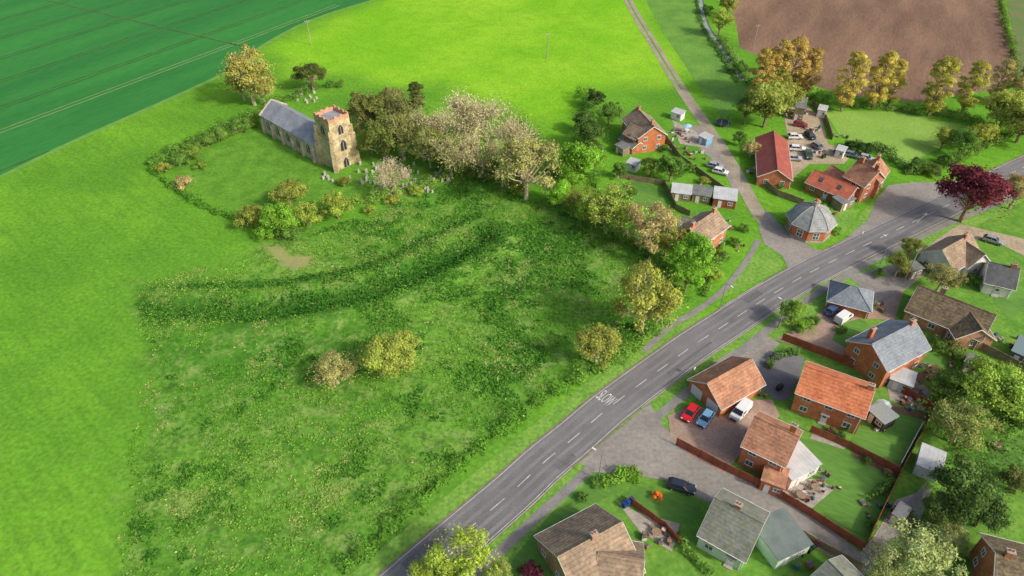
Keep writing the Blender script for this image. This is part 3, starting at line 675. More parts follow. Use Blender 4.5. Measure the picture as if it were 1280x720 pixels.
# ================= HOUSES =================
house('brick_garage',(884,479),(940,448),5.4,2.7,7.6,BRICKO,R_OB,garage='l',nowin='fbr',doors=())
house('brick_house',(1006,457),(1094,488),7.4,4.9,8.2,BRICKO,R_OR,chim=((.46,0,.9),))
house('brick_house',(943,520),(1000,546),7.8,5.0,8.0,BRICKO,R_OB,chim=((.35,.1,1.0),))
house('brick_house',(1090,430),(1145,402),7.8,5.0,8.4,BRICKO,R_BG,chim=((-.3,.25,.9),(.42,0,.9)))
house('brick_garage',(1064,357),(1072,359),4.8,2.5,6.6,BRICK,R_BG,hip=True,garage='l',nowin='fbr',doors=())
house('brick_bungalow',(1148,356),(1246,394),6.2,3.0,9.2,BRICKD,R_DB,chim=((-.2,.1,.9),))
house('brick_bungalow_wing',(1212,388),(1228,412),5.4,3.0,7,BRICKD,R_DB,doors=())
house('rendered_house',(1178,312),(1214,292),6.6,3.6,7.5,RENDERW,R_TN,chim=((.3,0,.8),))
house('rendered_house_wing',(1205,300),(1232,318),6.0,3.4,6,RENDERW,R_TN,doors=())
house('white_cottage',(1236,327),(1276,336),5.6,3.0,7,RENDERW,M('slate_dark',S(98,100,106),S(80,82,88),.6,famt=.2,rows=(2,3.4,.25),moss=S(110,112,104)),chim=((.3,0,.8),))
house('farmhouse',(1072,200),(1100,214),8.0,5.0,7.5,BRICK,R_OB,chim=((-.35,0,1.3),(.4,0,1.3)))
house('farmhouse_wing',(1088,212),(1100,196),7.4,5.0,6,BRICK,R_OB,doors=(),chim=((.3,0,1.2),))
house('farm_outbuilding',(1018,212),(1072,234),4.6,2.6,6.5,BRICK,R_RT,skylight=2)
house('red_barn',(967,163),(972,212),5.4,3.0,8.0,BRICK,R_RED,nowin='fb')
house('brick_outhouse',(1040,206),(1062,220),4.0,2.4,5,BRICK,R_OB)
house('brick_house',(796,134),(818,158),7.8,5,8.0,BRICKO,R_TN,chim=((-.4,0,.9),(.4,0,.9)))
house('brick_house_wing',(790,152),(806,160),6.6,4.4,6,BRICKO,R_TN,doors=())
house('garden_room',(782,165),(800,178),3.4,2.3,4,BRICK,R_GR,doors=())
house('brick_house',(862,285),(896,262),7.2,4.8,7.2,BRICKO,R_TN,chim=((-.42,0,.9),(.42,0,.9)))
house('brick_house_wing',(852,270),(876,276),5.6,3.4,5.5,BRICKO,R_GR,doors=())
house('tiled_bungalow',(697,696),(778,652),6.8,3.2,11.5,BRICKD,R_TN,chim=((.05,0,.9),))
house('tiled_bungalow_wing',(748,690),(806,700),6.0,3.2,8,BRICKD,R_TN,doors=())
house('rendered_bungalow',(893,622),(955,655),6.6,3.4,9.0,RENDERG,R_GR,chim=((-.05,.05,.7),))
house('brick_house',(1245,690),(1330,712),7.8,5,9,BRICK,R_DB,chim=((-.35,0,.9),))
house('tiled_bungalow',(1035,700),(1070,735),5,3,7,BRICKD,R_GR)
def flat(name,pxs,h,wall,roof,door=True):
    (a,b,dep)=pxs; A=P(*a);B=P(*b); d=B-A; L=d.length; rz=math.atan2(d.y,d.x); n=Vector((-d.y,d.x,0)).normalized(); c=(A+B)/2+n*dep/2
    e=empty(name,(c.x,c.y,0),rz); mb=MB(); mb.box((0,0,h/2),(L,dep,h)); mb.obj('walls',[wall],e)
    r=MB(); r.add([(-L/2-.2,-dep/2-.2,h+.003),(L/2+.2,-dep/2-.2,h+.003),(L/2+.2,dep/2+.2,h+.35),(-L/2-.2,dep/2+.2,h+.35),(-L/2-.2,-dep/2-.2,h+.12),(L/2+.2,-dep/2-.2,h+.12),(L/2+.2,dep/2+.2,h+.47),(-L/2-.2,dep/2+.2,h+.47)],[(3,2,1,0),(4,5,6,7),(0,1,5,4),(1,2,6,5),(2,3,7,6),(3,0,4,7)]); r.obj('roof',[roof],e)
    if door:
        w=MB(); w.box((-L*.2,-dep/2-.04,.95),(.85,.07,1.9),0); windows(w,'f',[L*.25],1.4,min(1.2,L*.35),.8,L,dep); w.obj('door_and_window',[WHITE,GLASS,CONC],e)
    return e
flat('house_extension',((968,712),(1008,692),6),2.7,RENDERG,M('green_grey_flat_roof',S(116,128,124),S(100,112,110),.5,famt=.12))
flat('conservatory',((985,612),(1020,592),4.5),2.6,WHITE,CORR)
flat('lean_to',((948,612),(975,622),3.5),2.5,BRICKO,R_OB)
flat('garden_shed',((1140,592),(1168,604),4.5),2.4,WHITE,CORR)
flat('summerhouse',((1108,484),(1135,494),3.5),2.2,M('blue_white_panel',S(190,205,215)),CORR)
flat('garden_shed',((838,250),(862,253),4),2.2,WOODB,CORR)
flat('garden_shed',((864,252),(886,256),4),2.2,WOODB,FELT)
flat('garden_shed',((890,258),(918,262),5),2.4,WOODR,CORR)
flat('garden_shed',((768,190),(778,196),3),2.2,WOODB,FELT)
flat('farm_shed',((990,150),(1002,152),7),4,WOODB,FELT)
flat('garden_shed',((1080,522),(1100,540),3),2.2,DARK,M('pale_tarp',S(150,160,158)))
flat('garden_shed',((872,178),(882,183),2.5),2.1,M('blue_shed',S(120,170,205)),CORR)
flat('garden_shed',((1050,265),(1066,258),3),2.2,WOODB,FELT)
flat('garden_shed',((1200,462),(1216,470),2.5),2.1,WOODB,FELT); flat('garden_shed',((1135,350),(1150,345),2.5),2.1,WOODB,FELT); flat('garden_shed',((1110,652),(1122,660),2.5),2.1,WOODB,FELT)
flat('garden_shed',((1020,146),(1030,148),3),2.3,WHITE,CORR); flat('garden_shed',((838,148),(850,152),2.5),2.1,WHITE,CORR); flat('garden_shed',((782,212),(794,216),2.5),2.1,WHITE,CORR); flat('garden_shed',((1042,196),(1052,199),2.5),2.2,WHITE,CORR)
flat('greenhouse',((1258,450),(1285,462),5),2.4,M('dark_glass_wall',S(90,110,105),rough=.2),M('dark_glass_roof',S(120,140,145),rough=.2))
def octo():
    c=P(1009,289); e=empty('octagonal_toll_house',(c.x,c.y,0),.39); R=5.0; mb=MB(); k=8
    mb.cyl((0,0,0),R,3.7,0,8); mb.cyl((0,0,0),R+.12,.5,1,8); mb.cyl((0,0,3.3),R+.1,.25,1,8); mb.obj('walls',[BRICK,CONC],e)
    prof=[(R+.75,3.62),(5.0,4.45),(4.0,5.5),(2.8,6.35),(1.6,6.95),(.7,7.25)]
    rb=MB()
    vs=[(r*math.cos(2*math.pi*i/8),r*math.sin(2*math.pi*i/8),z) for r,z in prof for i in range(8)]; fs=[(j*8+i,j*8+(i+1)%8,(j+1)*8+(i+1)%8,(j+1)*8+i) for j in range(5) for i in range(8)]
    rb.add(vs,fs); rb.cyl((0,0,3.48),R+.78,.13,1,8); rb.obj('domed_roof',[M('octagon_slate',S(160,166,168),S(132,138,142),.6,fine=3,famt=.18,rows=(2,3,.2),moss=S(150,148,134)),WHITE],e)
    hb=MB()
    for i in range(8):
        a=2*math.pi*i/8
        for (r0,z0),(r1,z1) in zip(prof,prof[1:]):
            for qd in tube((r0*math.cos(a),r0*math.sin(a),z0+.03),(r1*math.cos(a),r1*math.sin(a),z1+.03),.1,.1,5): hb.add(qd,[(0,1,2,3)])
    hb.obj('hip_ridges',[CONC],e)
    cb=MB(); cb.cyl((0,0,6.9),.75,1.3,0,8); cb.cyl((0,0,8.2),.9,.2,1,8); cb.cyl((0,0,8.4),.55,.5,2,8,.3); cb.obj('chimney',[M('stack',S(180,175,165)),CONC,POT],e)
    wb=MB(); ap=R*math.cos(math.pi/8)
    for i in range(8):
        a=2*math.pi*(i+.5)/8
        for du,dz,o,m in((1.5,1.9,.05,0),(1.2,1.6,.09,1),(.08,1.6,.12,0)):
            wb.box((math.cos(a)*(ap+o/2+.002),math.sin(a)*(ap+o/2+.002),1.8),(o,du,dz),m,rz=a)
        wb.box((math.cos(a)*(ap+.065),math.sin(a)*(ap+.065),1.9),(.13,1.2,.08),0,rz=a)
    wb.obj('windows',[WHITE,GLASS],e)
octo()
# ================= FENCES =================
def fence(name,pxs,h=1.8,mat=WOODR):
    pts=[P(*p) for p in pxs]; mb=MB()
    for a,b in zip(pts,pts[1:]):
        d=b-a; L=math.hypot(d.x,d.y); n=max(1,round(L/2.2)); rz=math.atan2(d.y,d.x)
        for i in range(n):
            f=(i+.5)/n; q=a+d*f; hh=h+random.uniform(-.04,.04); mb.box((q.x,q.y,hh/2),(L/n-.14,.05,hh),0,rz)
            mb.box((q.x,q.y,hh+.03),(L/n-.14,.1,.05),1,rz)
            q=a+d*(i/n); mb.box((q.x,q.y,(h+.15)/2),(.12,.12,h+.15),1,rz)
        mb.box((b.x,b.y,(h+.15)/2),(.12,.12,h+.15),1,rz)
    mb.obj(name,[mat,POSTR if mat is WOODR else mat])
fence('garden_fence',[(845,556),(905,588),(960,614),(1012,645),(1078,688)])
fence('garden_fence',[(977,425),(1035,447),(1100,475),(1165,514),(1148,548),(1124,592),(1080,684)])
fence('garden_fence',[(1012,540),(1060,560),(1122,592)],1.6)
fence('garden_fence',[(1165,514),(1200,470),(1215,455)],1.7,WOODB)
fence('garden_fence',[(1225,437),(1290,470)],1.7,WOODB); fence('garden_fence',[(1110,455),(1130,466),(1160,440)],1.5,WOODR)
fence('garden_fence',[(786,628),(830,660),(850,682)],1.5,WOODR)
fence('garden_fence',[(955,232),(972,245),(1003,256)],1.6,WOODB); fence('garden_fence',[(770,222),(830,232),(845,262),(862,270)],1.5,WOODB)
fence('garden_fence',[(975,655),(1020,682),(1075,712)],1.6,WOODB); fence('garden_fence',[(825,165),(850,200),(905,240)],1.5,WOODB); fence('garden_fence',[(1015,130),(1032,150),(1040,175)],1.4,WOODB)
fence('white_fence',[(1150,535),(1123,585)],1.3,WHITE)
# ================= VEHICLES =================
def carmat(n,c): return M(n,c,None,rough=.25,famt=.0,spec=.6)
TYRE=M('tyre',S(35,35,36)); LAMP=M('headlamp',S(225,230,235),rough=.2); TAIL=M('tail_lamp',S(170,30,25),rough=.3); CGL=M('car_glass',S(38,46,56),rough=.08,spec=.8,famt=.05)
def car(name,px,py,dx,dy,col,L=4.2,van=False,wd=1.78,hh=1.48):
    a=P(px,py); b=P(px+dx,py+dy); rz=math.atan2(b.y-a.y,b.x-a.x); e=empty(name,(a.x,a.y,.05),rz)
    pm=carmat(name+'_paint',col)
    if van: prof=[(-.5,.35),(-.5,1.55),(-.47,1.9),(.18,1.92),(.33,1.3),(.47,1.05),(.5,.7),(.5,.35)]; hh=1.92
    else: prof=[(-.5,.34),(-.505,.75),(-.48,.93),(-.3,.97),(.2,.97),(.42,.86),(.49,.7),(.5,.34)]
    mb=MB(); n=len(prof)
    def loft(yl): return [(x*L,yl*(1 if z<1.1 else 1-(z-1.1)*.18),z) for x,z in prof]
    vs=loft(-wd/2)+loft(wd/2); mb.add(vs,[tuple(range(n)),tuple(range(n,2*n))[::-1]]+[(i,(i+1)%n,n+(i+1)%n,n+i) for i in range(n)]); mb.obj('body',[pm],e,bevel=.09)
    if not van:
        base=[(-.46,.95),(.24,.95)]; top=[(-.36,hh-.02),(.07,hh-.02)]; g=MB(); yb,yt=wd/2-.06,wd/2-.24
        vs=[(base[0][0]*L,-yb,.95),(base[1][0]*L,-yb,.95),(base[1][0]*L,yb,.95),(base[0][0]*L,yb,.95),(top[0][0]*L,-yt,hh-.04),(top[1][0]*L,-yt,hh-.04),(top[1][0]*L,yt,hh-.04),(top[0][0]*L,yt,hh-.04)]
        g.add(vs,[(0,1,5,4),(1,2,6,5),(2,3,7,6),(3,0,4,7),(4,5,6,7)]); g.obj('windows',[CGL],e)
        r=MB(); r.box(((top[0][0]+top[1][0])/2*L,0,hh),(L*.44,2*yt+.04,.07)); 
        for s in(-1,1):
            for x0,x1 in((base[0][0],top[0][0]),(base[1][0],top[1][0]),(-.1,-.12)):
                for qd in tube((x0*L,s*(yb+.005),.95),(x1*L,s*(yt+.005),hh-.02),.045,.04,5): r.add(qd,[(0,1,2,3)])
        r.obj('roof_and_pillars',[pm],e,bevel=.02)
    else:
        g=MB(); g.add([(.2*L,-wd*.4,1.9),(.2*L,wd*.4,1.9),(.335*L,wd*.44,1.33),(.335*L,-wd*.44,1.33)],[(0,1,2,3)]); 
        for v in range(4): x,y,z=g.v[v]; g.v[v]=(x+.06,y,z+.03)
        for s in(-1,1): g.add([(.02*L,s*(wd/2-.01),1.2),(.3*L,s*(wd/2-.01),1.2),(.2*L,s*(wd/2-.09),1.72),(.02*L,s*(wd/2-.09),1.72)],[(0,1,2,3)])
        g.obj('windows',[CGL],e)
    wb=MB()
    for x in(-.31,.31):
        for s in(-1,1): wb.cyl((x*L,s*(wd/2-.08),.3),.32,.2,0,14,axis='y'); wb.cyl((x*L,s*(wd/2-.075),.3),.18,.22,1,10,axis='y')
    wb.obj('wheels',[TYRE,CONC],e)
    lb=MB()
    for s in(-1,1): lb.box((.485*L,s*wd*.36,.72),(.12,.35,.14),0); lb.box((-.497*L,s*wd*.4,.82),(.06,.22,.2),1); lb.box((.2*L,s*(wd/2+.08),.98),(.16,.16,.12),2)
    lb.box((.503*L,0,.5),(.03,wd*.6,.2),3); lb.box((-.508*L,0,.55),(.02,.5,.12),0)
    lb.obj('lights_and_mirrors',[LAMP,TAIL,pm,TYRE],e)
car('red_car',862,519,-10,14,S(205,36,40)); car('blue_car',881,526,-10,14,S(120,168,205),L=4.0)
car('white_van',925,517,-13,15,S(230,233,235),L=4.9,van=True,wd=1.95)
car('black_car',851,611,24,7,S(46,52,68),L=4.4); car('white_van',1053,400,12,-9,S(232,232,232),L=4.4,van=True,wd=1.9)
car('blue_car',1040,390,12,-9,S(70,90,130)); car('white_car',993,173,14,0,S(228,228,228)); car('white_car',996,188,14,1,S(225,228,230),L=4.6)
car('silver_car',992,200,12,1,S(175,180,185)); car('blue_car',1052,192,12,3,S(60,100,160)); car('grey_car',1064,196,12,3,S(110,120,130)); car('white_car',900,217,12,3,S(225,225,228))
car('silver_car',893,210,12,3,S(160,165,170)); car('silver_car',1240,303,10,3,S(150,155,160))
car('black_car',1012,172,10,8,S(46,48,52)); car('red_car',1000,158,12,2,S(150,50,46)); car('grey_car',1022,186,10,6,S(130,134,138)); car('silver_car',1082,200,12,3,S(170,174,178)); car('green_car',1010,196,3,10,S(60,90,70))
# ================= FURNITURE =================
PW=M('pole_wood',S(176,166,152),S(148,138,124),1); LPM=M('lamp_post_metal',S(130,135,135),rough=.5)
def pole(px,py,h=9):
    p=P(px,py); mb=MB(); mb.cyl((p.x,p.y,0),.16,h,0,8,.1)
    mb.box((p.x,p.y,h-.5),(1.8,.1,.1),0,rz=.5)
    for s in(-.8,0,.8): mb.cyl((p.x+s*.88,p.y+s*.48,h-.45),.05,.22,1,6)
    mb.obj('utility_pole',[PW,WHITE])
for q in((389,56),(684,73),(941,62),(1130,352)): pole(*q)
def lamp(px,py,dx,dy):
    p=P(px,py); q=P(px+dx,py+dy); a=math.atan2(q.y-p.y,q.x-p.x); mb=MB(); mb.cyl((p.x,p.y,0),.09,6.5,0,8,.06)
    ex=(math.cos(a),math.sin(a)); 
    for qd in tube((p.x,p.y,6.4),(p.x+ex[0]*1.2,p.y+ex[1]*1.2,6.8),.05,.04,6): mb.add(qd,[(0,1,2,3)])
    mb.box((p.x+ex[0]*1.5,p.y+ex[1]*1.5,6.8),(.7,.25,.14),1,rz=a); mb.obj('street_lamp',[LPM,WHITE])
lamp(748,600,-30,-20); lamp(972,410,-30,-20); lamp(1100,330,-30,-20); lamp(900,385,30,25)
def roadsign(px,py):
    p=P(px,py); mb=MB(); mb.cyl((p.x,p.y,0),.04,2.4,0,6); mb.box((p.x,p.y-.06,2.1),(.6,.04,.6),1,rz=.8); mb.obj('traffic_sign',[LPM,WHITE])
roadsign(866,470); roadsign(1075,300)
def trampoline(px,py,r=1.9):
    p=P(px,py); e=empty('trampoline',(p.x,p.y,0)); mb=MB(); mb.cyl((0,0,.8),r*.86,.03,0,20); mb.cyl((0,0,.74),r,.05,1,20)
    for i in range(6):
        a=i*math.pi/3; mb.cyl((r*.95*math.cos(a),r*.95*math.sin(a),0),.04,2.4,2,6)
    mb.obj('bed_and_frame',[DARK,M('blue_pad',S(40,70,110)),CONC],e)
trampoline(903,156,2.2)
def table(px,py,par=None):
    p=P(px,py); e=empty('garden_table_set',(p.x,p.y,.03),random.random()*3); mb=MB(); mb.cyl((0,0,.7),.7,.05,0,14); mb.cyl((0,0,0),.08,.7,0,8)
    for i in range(4):
        a=i*math.pi/2+.4; x,y=1.15*math.cos(a),1.15*math.sin(a); mb.box((x,y,.45),(.45,.45,.05),0,rz=a); mb.box((x*1.2,y*1.2,.7),(.05,.45,.5),0,rz=a)
        for u in(-.18,.18):
            for v in(-.18,.18): mb.box((x+u,y+v,.21),(.05,.05,.42),0)
    mats=[WOODB if not par else WHITE,M('parasol',par) if par else WHITE]
    if par: mb.cyl((0,0,.75),.03,1.5,0,6); mb.cyl((0,0,2.0),1.3,.5,1,8,.05)
    mb.obj('table_and_chairs',mats,e)
table(1018,612); table(1100,515,S(190,205,205)); table(858,165,S(150,200,225)); table(1142,485); table(820,668); table(1000,622); table(1245,560)
def bins(name,px,py,cols):
    p=P(px,py); e=empty(name,(p.x,p.y,.05),.6); 
    for i,c in enumerate(cols):
        mb=MB(); mb.box((i*.75,0,.5),(.5,.6,.95),0,taper=1.12); mb.box((i*.75,0,1.03),(.6,.72,.08),0); mb.cyl((i*.75-.2,.3,.1),.1,.08,0,8,axis='x'); mb.cyl((i*.75+.2,.3,.1),.1,.08,0,8,axis='x'); mb.obj('bin_%d'%(i+1),[M('bin_plastic',c,rough=.5)],e)
bins('wheelie_bins',1010,690,[S(40,40,44),S(30,80,50),S(90,30,40)]); bins('wheelie_bins',780,634,[S(30,60,120),S(40,70,150),S(35,60,130)]); bins('wheelie_bins',942,492,[S(40,42,46),S(40,90,60)]); bins('wheelie_bins',972,488,[S(50,50,50),S(60,60,62)]); bins('wheelie_bins',1028,198,[S(40,90,50),S(40,42,46)])
MIX=[M('crate_paint',c,famt=.1) for c in(S(200,200,195),S(100,95,88),S(160,112,84),S(70,100,140),S(80,120,70),S(170,90,76))]
def crates(px,py,n,spread=2.0):
    p=P(px,py); mb=MB()
    for i in range(n):
        x,y=random.uniform(-spread,spread),random.uniform(-spread,spread); s=random.uniform(.3,.8); hh=random.uniform(.3,.9)
        mb.box((x,y,hh/2+.03),(s,s*random.uniform(.6,1.4),hh),i%6,rz=random.random()*3); mb.box((x,y,hh+.06),(s*.9,s*.7,.05),(i+1)%6,rz=random.random()*3)
    o=mb.obj('stacked_garden_boxes',MIX,bevel=.02); o.location=(p.x,p.y,0)
for q in((1015,160,10,3),(1050,172,6,2),(1025,192,7,2),(1030,600,9,2),(1010,625,6,1.5),(1100,530,8,1.6),(1145,500,9,2),(850,175,8,2.5),(870,195,8,2.5),(835,185,6,2),(885,240,8,2.5),(940,215,5,1.5),(820,672,9,2),(1120,640,5,1.5),(945,490,6,1.5),(1165,465,8,2),(1185,460,6,2),(1105,385,5,1.5),(1260,425,8,2),(905,280,6,2),(925,310,3,1.5),(1040,270,4,1.5),(1000,700,5,1.2),(800,205,6,2),(780,225,5,2),(1090,640,5,1.5),(1130,505,6,2),(1195,350,5,2),(1000,140,7,2.5),(855,190,6,2),(842,165,6,2)):
    crates(*q)
# ================= VEGETATION =================
OL=S(146,154,72); OL2=S(130,140,66); BG=S(118,162,58); YG=S(148,168,74); DG=S(66,98,44); MG=S(100,136,62); TAN=S(170,160,108); TANB=S(180,160,100); RED=S(112,58,66); BT=S(174,170,124); POP=S(184,174,92)
for a in [('oak_tree',808,372,47,'semi',OL),('ash_tree',868,318,30,'round',BG),('ash_tree',860,345,20,'round',BG),('hawthorn_tree',748,430,29,'semi',OL),('willow_tree',476,448,32,'round',S(142,158,72),.8),('willow_tree',500,440,28,'round',S(150,164,78),.85),('hawthorn_tree',418,462,28,'semi',S(156,158,96),.7),
 ('maple_tree',348,273,22,'round',BG),('field_bush',312,272,18,'bush',OL2,1.3),('field_bush',383,270,18,'bush',YG,1.4),('maple_tree',420,255,18,'round',YG),('hawthorn_tree',360,240,22,'round',OL2,.8),('field_bush',330,290,14,'bush',BG,1.2),('field_bush',430,226,9,'bush',OL2),('field_bush',230,228,13,'bush',TAN),('field_bush',362,292,14,'bush',MG),
 ('lime_tree',308,90,30,'semi',S(160,160,84),1.15),('lime_tree',326,108,20,'semi',S(160,160,84)),('lime_tree',300,104,18,'semi',S(152,156,78)),('holm_oak_tree',387,92,19,'round',S(84,98,52)),
 ('yew_tree',462,136,28,'round',S(118,126,68)),('yew_tree',500,165,28,'semi',S(122,130,72)),('yew_tree',478,172,26,'round',S(110,124,62)),('yew_tree',448,146,18,'semi',OL2),('yew_tree',505,140,26,'semi',S(114,124,68)),('holm_oak_tree',520,118,11,'tall',S(92,102,56),.7),('holm_oak_tree',487,128,22,'semi',S(126,130,74)),('yew_tree',440,165,12,'round',S(96,114,54)),
 ('sycamore_tree',548,158,36,'bare',BT),('sycamore_tree',580,140,40,'bare',S(188,184,140)),('sycamore_tree',612,145,40,'bare',S(182,178,134)),('sycamore_tree',636,165,38,'bare',BT),('sycamore_tree',562,185,34,'bare',S(158,164,98)),('sycamore_tree',598,180,36,'bare',S(170,170,110)),('sycamore_tree',658,205,40,'semi',S(162,164,102)),('sycamore_tree',628,200,30,'bare',S(152,156,92)),('ivy_bush',610,212,20,'bush',S(108,126,62)),('ivy_bush',575,208,22,'bush',S(100,122,58)),('ivy_bush',645,228,20,'bush',OL2),('sycamore_tree',528,150,30,'bare',S(152,154,100)),('sycamore_tree',536,180,26,'semi',S(124,134,70)),('ivy_bush',545,200,14,'bush',MG),
 ('bare_tree',490,213,26,'bare',S(184,172,146)),('lilac_bush',698,240,18,'round',S(128,176,60)),('ash_tree',728,200,29,'round',BG),('lilac_bush',715,222,15,'round',BG),('elder_tree',760,258,32,'semi',YG),('elder_tree',738,262,20,'round',S(136,162,66)),('elder_tree',780,270,22,'semi',YG),('alder_tree',815,280,33,'semi',TAN),('laurel_bush',775,212,10,'round',MG),('elder_tree',835,300,20,'semi',OL),('elder_tree',720,250,16,'semi',OL),
 ('spruce_tree',745,122,12,'round',S(70,92,50)),('ivy_tree',762,140,15,'round',MG),('ivy_tree',738,165,20,'round',S(84,112,56)),('ivy_tree',728,150,14,'round',S(84,112,56)),('ivy_tree',742,185,14,'round',S(92,120,56)),('garden_tree',840,208,18,'round',MG),('garden_tree',814,207,14,'round',S(104,130,58)),('garden_tree',790,240,9,'round',MG),
 ('poplar_tree',952,94,18,'tall',S(180,162,90),.85),('poplar_tree',972,86,19,'tall',S(176,160,90),.9),('poplar_tree',993,84,19,'tall',S(186,166,96),.9),('poplar_tree',1012,90,17,'tall',S(182,162,94),.85),('alder_tree',962,128,28,'round',S(142,154,76)),('alder_tree',935,135,18,'round',MG),('alder_tree',985,118,20,'semi',OL),
 ('poplar_tree',1064,100,20,'tall',POP,.85),('poplar_tree',1103,100,19,'tall',POP,.85),('poplar_tree',1120,103,15,'tall',POP,.85),('poplar_tree',1176,106,20,'tall',S(172,172,84),.85),('poplar_tree',1216,108,17,'tall',S(172,172,86),.85),('poplar_tree',1252,100,14,'tall',TAN,.85),('poplar_tree',1276,106,14,'tall',TAN,.85),('willow_tree',1262,134,28,'round',S(148,158,78),.9),('willow_tree',1285,150,26,'round',S(140,152,72)),
 ('bankside_bush',902,26,16,'round',YG),('bankside_bush',912,4,14,'round',OL),('bankside_bush',925,85,12,'bush',MG),('bankside_bush',885,12,9,'bush',MG),('copper_beech_tree',1220,238,41,'round',RED,.95),('birch_tree',1275,235,22,'semi',TAN,1.1),
 ('garden_tree',1205,176,18,'round',MG),('garden_tree',1182,172,14,'round',OL),('garden_tree',1228,168,18,'round',OL),('garden_bush',1150,205,12,'bush',MG),('garden_bush',1165,212,12,'bush',S(98,120,58)),('garden_bush',1190,200,14,'bush',MG),('garden_bush',1080,186,12,'bush',S(68,98,52)),('garden_bush',1066,182,10,'bush',S(68,98,52)),
 ('garden_tree',990,390,18,'round',S(122,154,66),.9),('laurel_bush',1006,408,12,'bush',BG),('laurel_bush',1018,400,8,'bush',MG),('laurel_bush',1052,412,7,'bush',MG),
 ('maple_tree',1245,488,44,'round',S(138,164,72),.8),('maple_tree',1190,482,26,'round',S(110,138,64),.8),('hawthorn_tree',1205,530,36,'semi',S(134,148,80),.8),('maple_tree',1262,520,30,'round',MG,.8),('cypress_tree',1212,612,42,'round',S(90,116,60),.9),('cypress_tree',1232,640,30,'round',S(78,104,56),.9),('garden_tree',1270,600,18,'round',S(104,114,64)),('cypress_tree',1180,640,26,'round',S(98,120,62),.8),
 ('birch_tree',1150,694,44,'semi',S(158,172,112),.8),('birch_tree',1190,672,22,'semi',S(150,158,102),.8),('cherry_tree',1110,712,28,'semi',S(158,170,106),.8),
 ('ash_tree',575,700,42,'semi',S(152,174,70),.9),('ash_tree',540,722,30,'semi',S(152,174,70),.8),('hawthorn_tree',622,716,20,'semi',S(140,156,80)),('purple_plum_tree',665,716,15,'round',S(92,50,60)),
 ('orange_azalea_bush',822,620,7,'bush',S(220,142,60)),('garden_bush',700,672,9,'bush',S(150,120,66)),('garden_bush',745,602,8,'bush',MG),('garden_bush',728,622,8,'bush',MG),
 ('garden_tree',1125,330,16,'semi',OL2),('garden_tree',1180,345,20,'semi',S(142,142,88)),('garden_bush',1100,342,8,'bush',MG),('garden_bush',1218,350,10,'bush',MG),('garden_tree',1140,308,14,'semi',OL2),
 ('garden_bush',905,320,9,'bush',MG),('garden_bush',918,302,7,'bush',S(102,136,58)),('garden_bush',895,345,10,'bush',YG),('garden_bush',930,285,7,'bush',MG),('garden_bush',1050,245,9,'bush',MG),('garden_bush',1030,262,8,'bush',BG),('garden_bush',1045,288,7,'bush',BG),('garden_bush',975,232,6,'bush',MG),('garden_tree',940,185,11,'semi',TAN),('garden_tree',925,172,9,'round',MG),
 ('garden_bush',1048,545,9,'bush',S(84,110,62)),('garden_bush',1060,535,7,'bush',MG),('garden_bush',1040,538,6,'bush',S(140,100,90)),('garden_bush',1172,432,9,'bush',MG),('garden_bush',1192,445,9,'bush',S(98,120,58)),('garden_bush',1090,655,7,'bush',MG),('garden_bush',962,455,6,'bush',MG),('garden_bush',1110,590,6,'bush',S(150,140,90)),('garden_bush',1085,575,6,'bush',MG),('garden_bush',715,660,8,'bush',S(160,96,94)),('garden_bush',690,690,8,'bush',MG),('garden_bush',830,185,7,'bush',MG),('garden_bush',862,210,8,'bush',MG),('garden_bush',880,225,7,'bush',OL),('garden_bush',848,232,6,'bush',MG),
 ('churchyard_bush',222,200,13,'bush',MG),('churchyard_bush',240,190,12,'bush',S(116,146,62)),('churchyard_bush',258,176,13,'bush',MG),('churchyard_bush',275,170,12,'bush',S(108,140,62)),('churchyard_bush',295,160,13,'bush',MG),('churchyard_bush',312,152,11,'bush',S(108,140,62)),('churchyard_bush',205,210,10,'bush',OL),('churchyard_bush',250,206,9,'bush',S(116,146,62)),('field_bush',462,262,8,'bush',YG),('field_bush',520,238,9,'bush',YG),('field_bush',490,250,9,'bush',OL)]:
    T(*a)
hedge('churchyard_hedge',[(185,208),(240,182),(300,158),(338,136)],3.6,2.2,S(98,138,58),smooth=True,wild=.35)
hedge('churchyard_hedge',[(214,196),(262,172),(318,148)],3.0,2.2,S(88,126,54),smooth=True,wild=.35)
hedge('churchyard_hedge',[(188,212),(225,240),(262,262),(300,275)],1.8,1.2,S(94,144,54),smooth=True,wild=.45)
hedge('churchyard_hedge',[(340,132),(370,122),(398,110),(430,108)],2.4,1.8,S(92,126,56),smooth=True,wild=.35)
hedge('churchyard_hedge',[(400,268),(440,256),(500,244),(560,222),(600,215)],2.6,2.0,S(116,146,64),smooth=True,wild=.5)
hedge('bramble_hedge',[(640,150),(672,180),(690,210),(700,250)],4.5,2.6,S(104,130,64),smooth=True,wild=.45,dens=10)
hedge('garden_hedge',[(728,118),(735,150),(725,190),(745,235)],4.5,3.2,S(88,126,58),smooth=True,dens=10,wild=.4)
hedge('garden_hedge',[(690,250),(740,280),(800,310),(850,345)],3.8,2.6,S(110,144,62),smooth=True,wild=.5)
hedge('garden_hedge',[(752,606),(796,592)],2.2,1.6,S(112,150,56),wild=.08)
hedge('privet_hedge',[(770,590),(800,602)],2.0,1.5,S(114,158,56),wild=.08)
hedge('roadside_hedge',[(425,712),(480,665),(540,610),(600,557),(660,510),(712,478)],2.4,1.1,S(90,134,50),smooth=True,wild=.7,dens=12)
hedge('roadside_hedge',[(712,478),(760,455),(800,425),(830,400)],3.0,1.7,S(102,138,58),smooth=True,wild=.5)
hedge('farm_hedge',[(1055,182),(1100,188),(1130,212),(1175,215)],2.6,1.9,S(84,112,58),smooth=True)
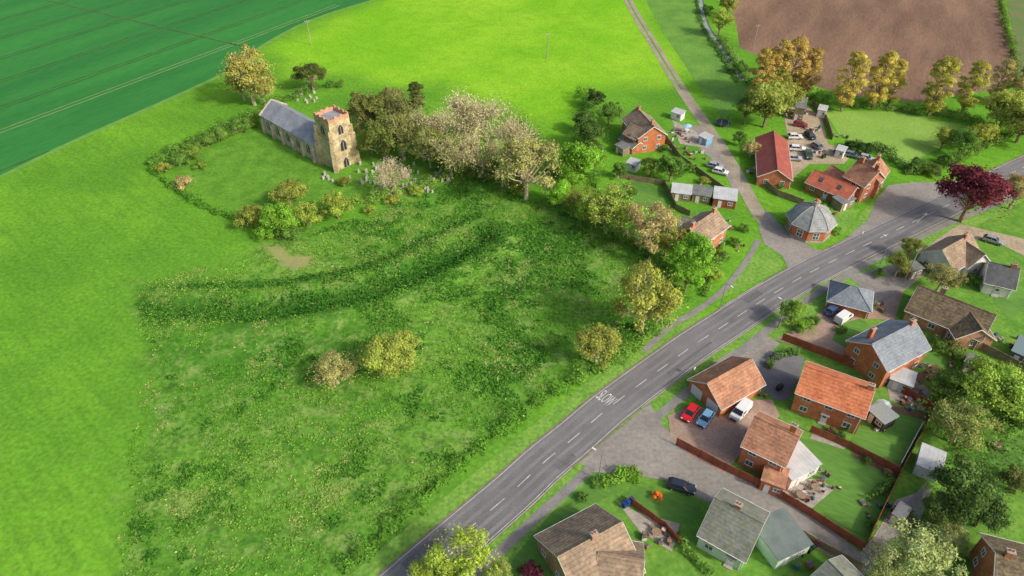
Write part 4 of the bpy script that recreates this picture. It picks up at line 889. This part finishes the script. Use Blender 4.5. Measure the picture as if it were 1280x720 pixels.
hedge('farm_hedge',[(1045,132),(1120,138),(1215,152),(1250,175)],2.6,2.0,S(112,136,68),smooth=True,wild=.4)
hedge('garden_hedge',[(1130,218),(1185,205),(1240,180),(1290,160)],2.6,1.8,S(102,130,62),smooth=True,wild=.35)
hedge('field_hedge',[(900,50),(925,92),(950,110),(1040,128)],3.0,2.0,S(96,128,60),smooth=True,wild=.5)
hedge('field_hedge',[(1246,-20),(1256,30),(1268,75),(1268,110)],2.0,1.4,S(102,120,64),smooth=True,wild=.5)
hedge('garden_hedge',[(1165,425),(1210,452),(1235,462),(1290,480)],3.0,1.8,S(102,120,62),smooth=True,wild=.35)
hedge('garden_hedge',[(1120,345),(1150,332),(1180,352)],1.8,1.4,S(102,124,62)); hedge('garden_hedge',[(1085,625),(1118,600)],1.2,1.0,S(98,132,60)); hedge('garden_hedge',[(960,462),(968,448),(1000,440)],1.2,1.2,S(84,112,60))
hedge('garden_hedge',[(905,300),(895,330),(880,372)],1.5,1.2,S(104,146,60)); hedge('garden_hedge',[(848,668),(856,690),(890,720)],1.2,1.1,S(98,136,60)); hedge('garden_hedge',[(1130,640),(1160,690),(1150,720)],1.5,1.4,S(98,126,60))
hedge('stream_reeds',[(868,-20),(876,28),(898,66),(922,104)],1.4,.8,S(88,130,60),smooth=True,wild=.5)
hedge('copse_undergrowth',[(1165,500),(1200,560),(1240,600),(1285,560)],6,2.0,S(102,136,64),smooth=True,wild=.4,dens=7)
# ================= CAMERA & LIGHT =================
cam=bpy.data.cameras.new('camera'); co=link(bpy.data.objects.new('camera',cam)); co.location=(0,0,H); co.rotation_euler=(math.pi/2-TH,0,0)
cam.sensor_fit='HORIZONTAL'; cam.sensor_width=36; cam.lens=36*F/1280; cam.clip_end=12000; cam.clip_start=.5; scene.camera=co
sd=Vector((.82,-.50,0)).normalized(); el=math.radians(36); sv=Vector((sd.x*math.cos(el),sd.y*math.cos(el),math.sin(el)))
su=bpy.data.lights.new('sun','SUN'); su.energy=2.75; su.angle=math.radians(4); su.color=(1,.92,.80); sob=link(bpy.data.objects.new('sun',su)); sob.rotation_euler=sv.to_track_quat('Z','Y').to_euler()
w=bpy.data.worlds.new('World'); scene.world=w; w.use_nodes=True; sk=w.node_tree.nodes.new('ShaderNodeTexSky'); sk.sky_type='NISHITA'; sk.sun_disc=False; sk.sun_elevation=el; sk.sun_rotation=math.atan2(sd.x,sd.y); sk.dust_density=5; sk.ozone_density=.6
bg=w.node_tree.nodes['Background']; bg.inputs[1].default_value=.15; w.node_tree.links.new(sk.outputs[0],bg.inputs[0])
scene.view_settings.view_transform='Standard'; scene.view_settings.look='None'; scene.view_settings.exposure=0
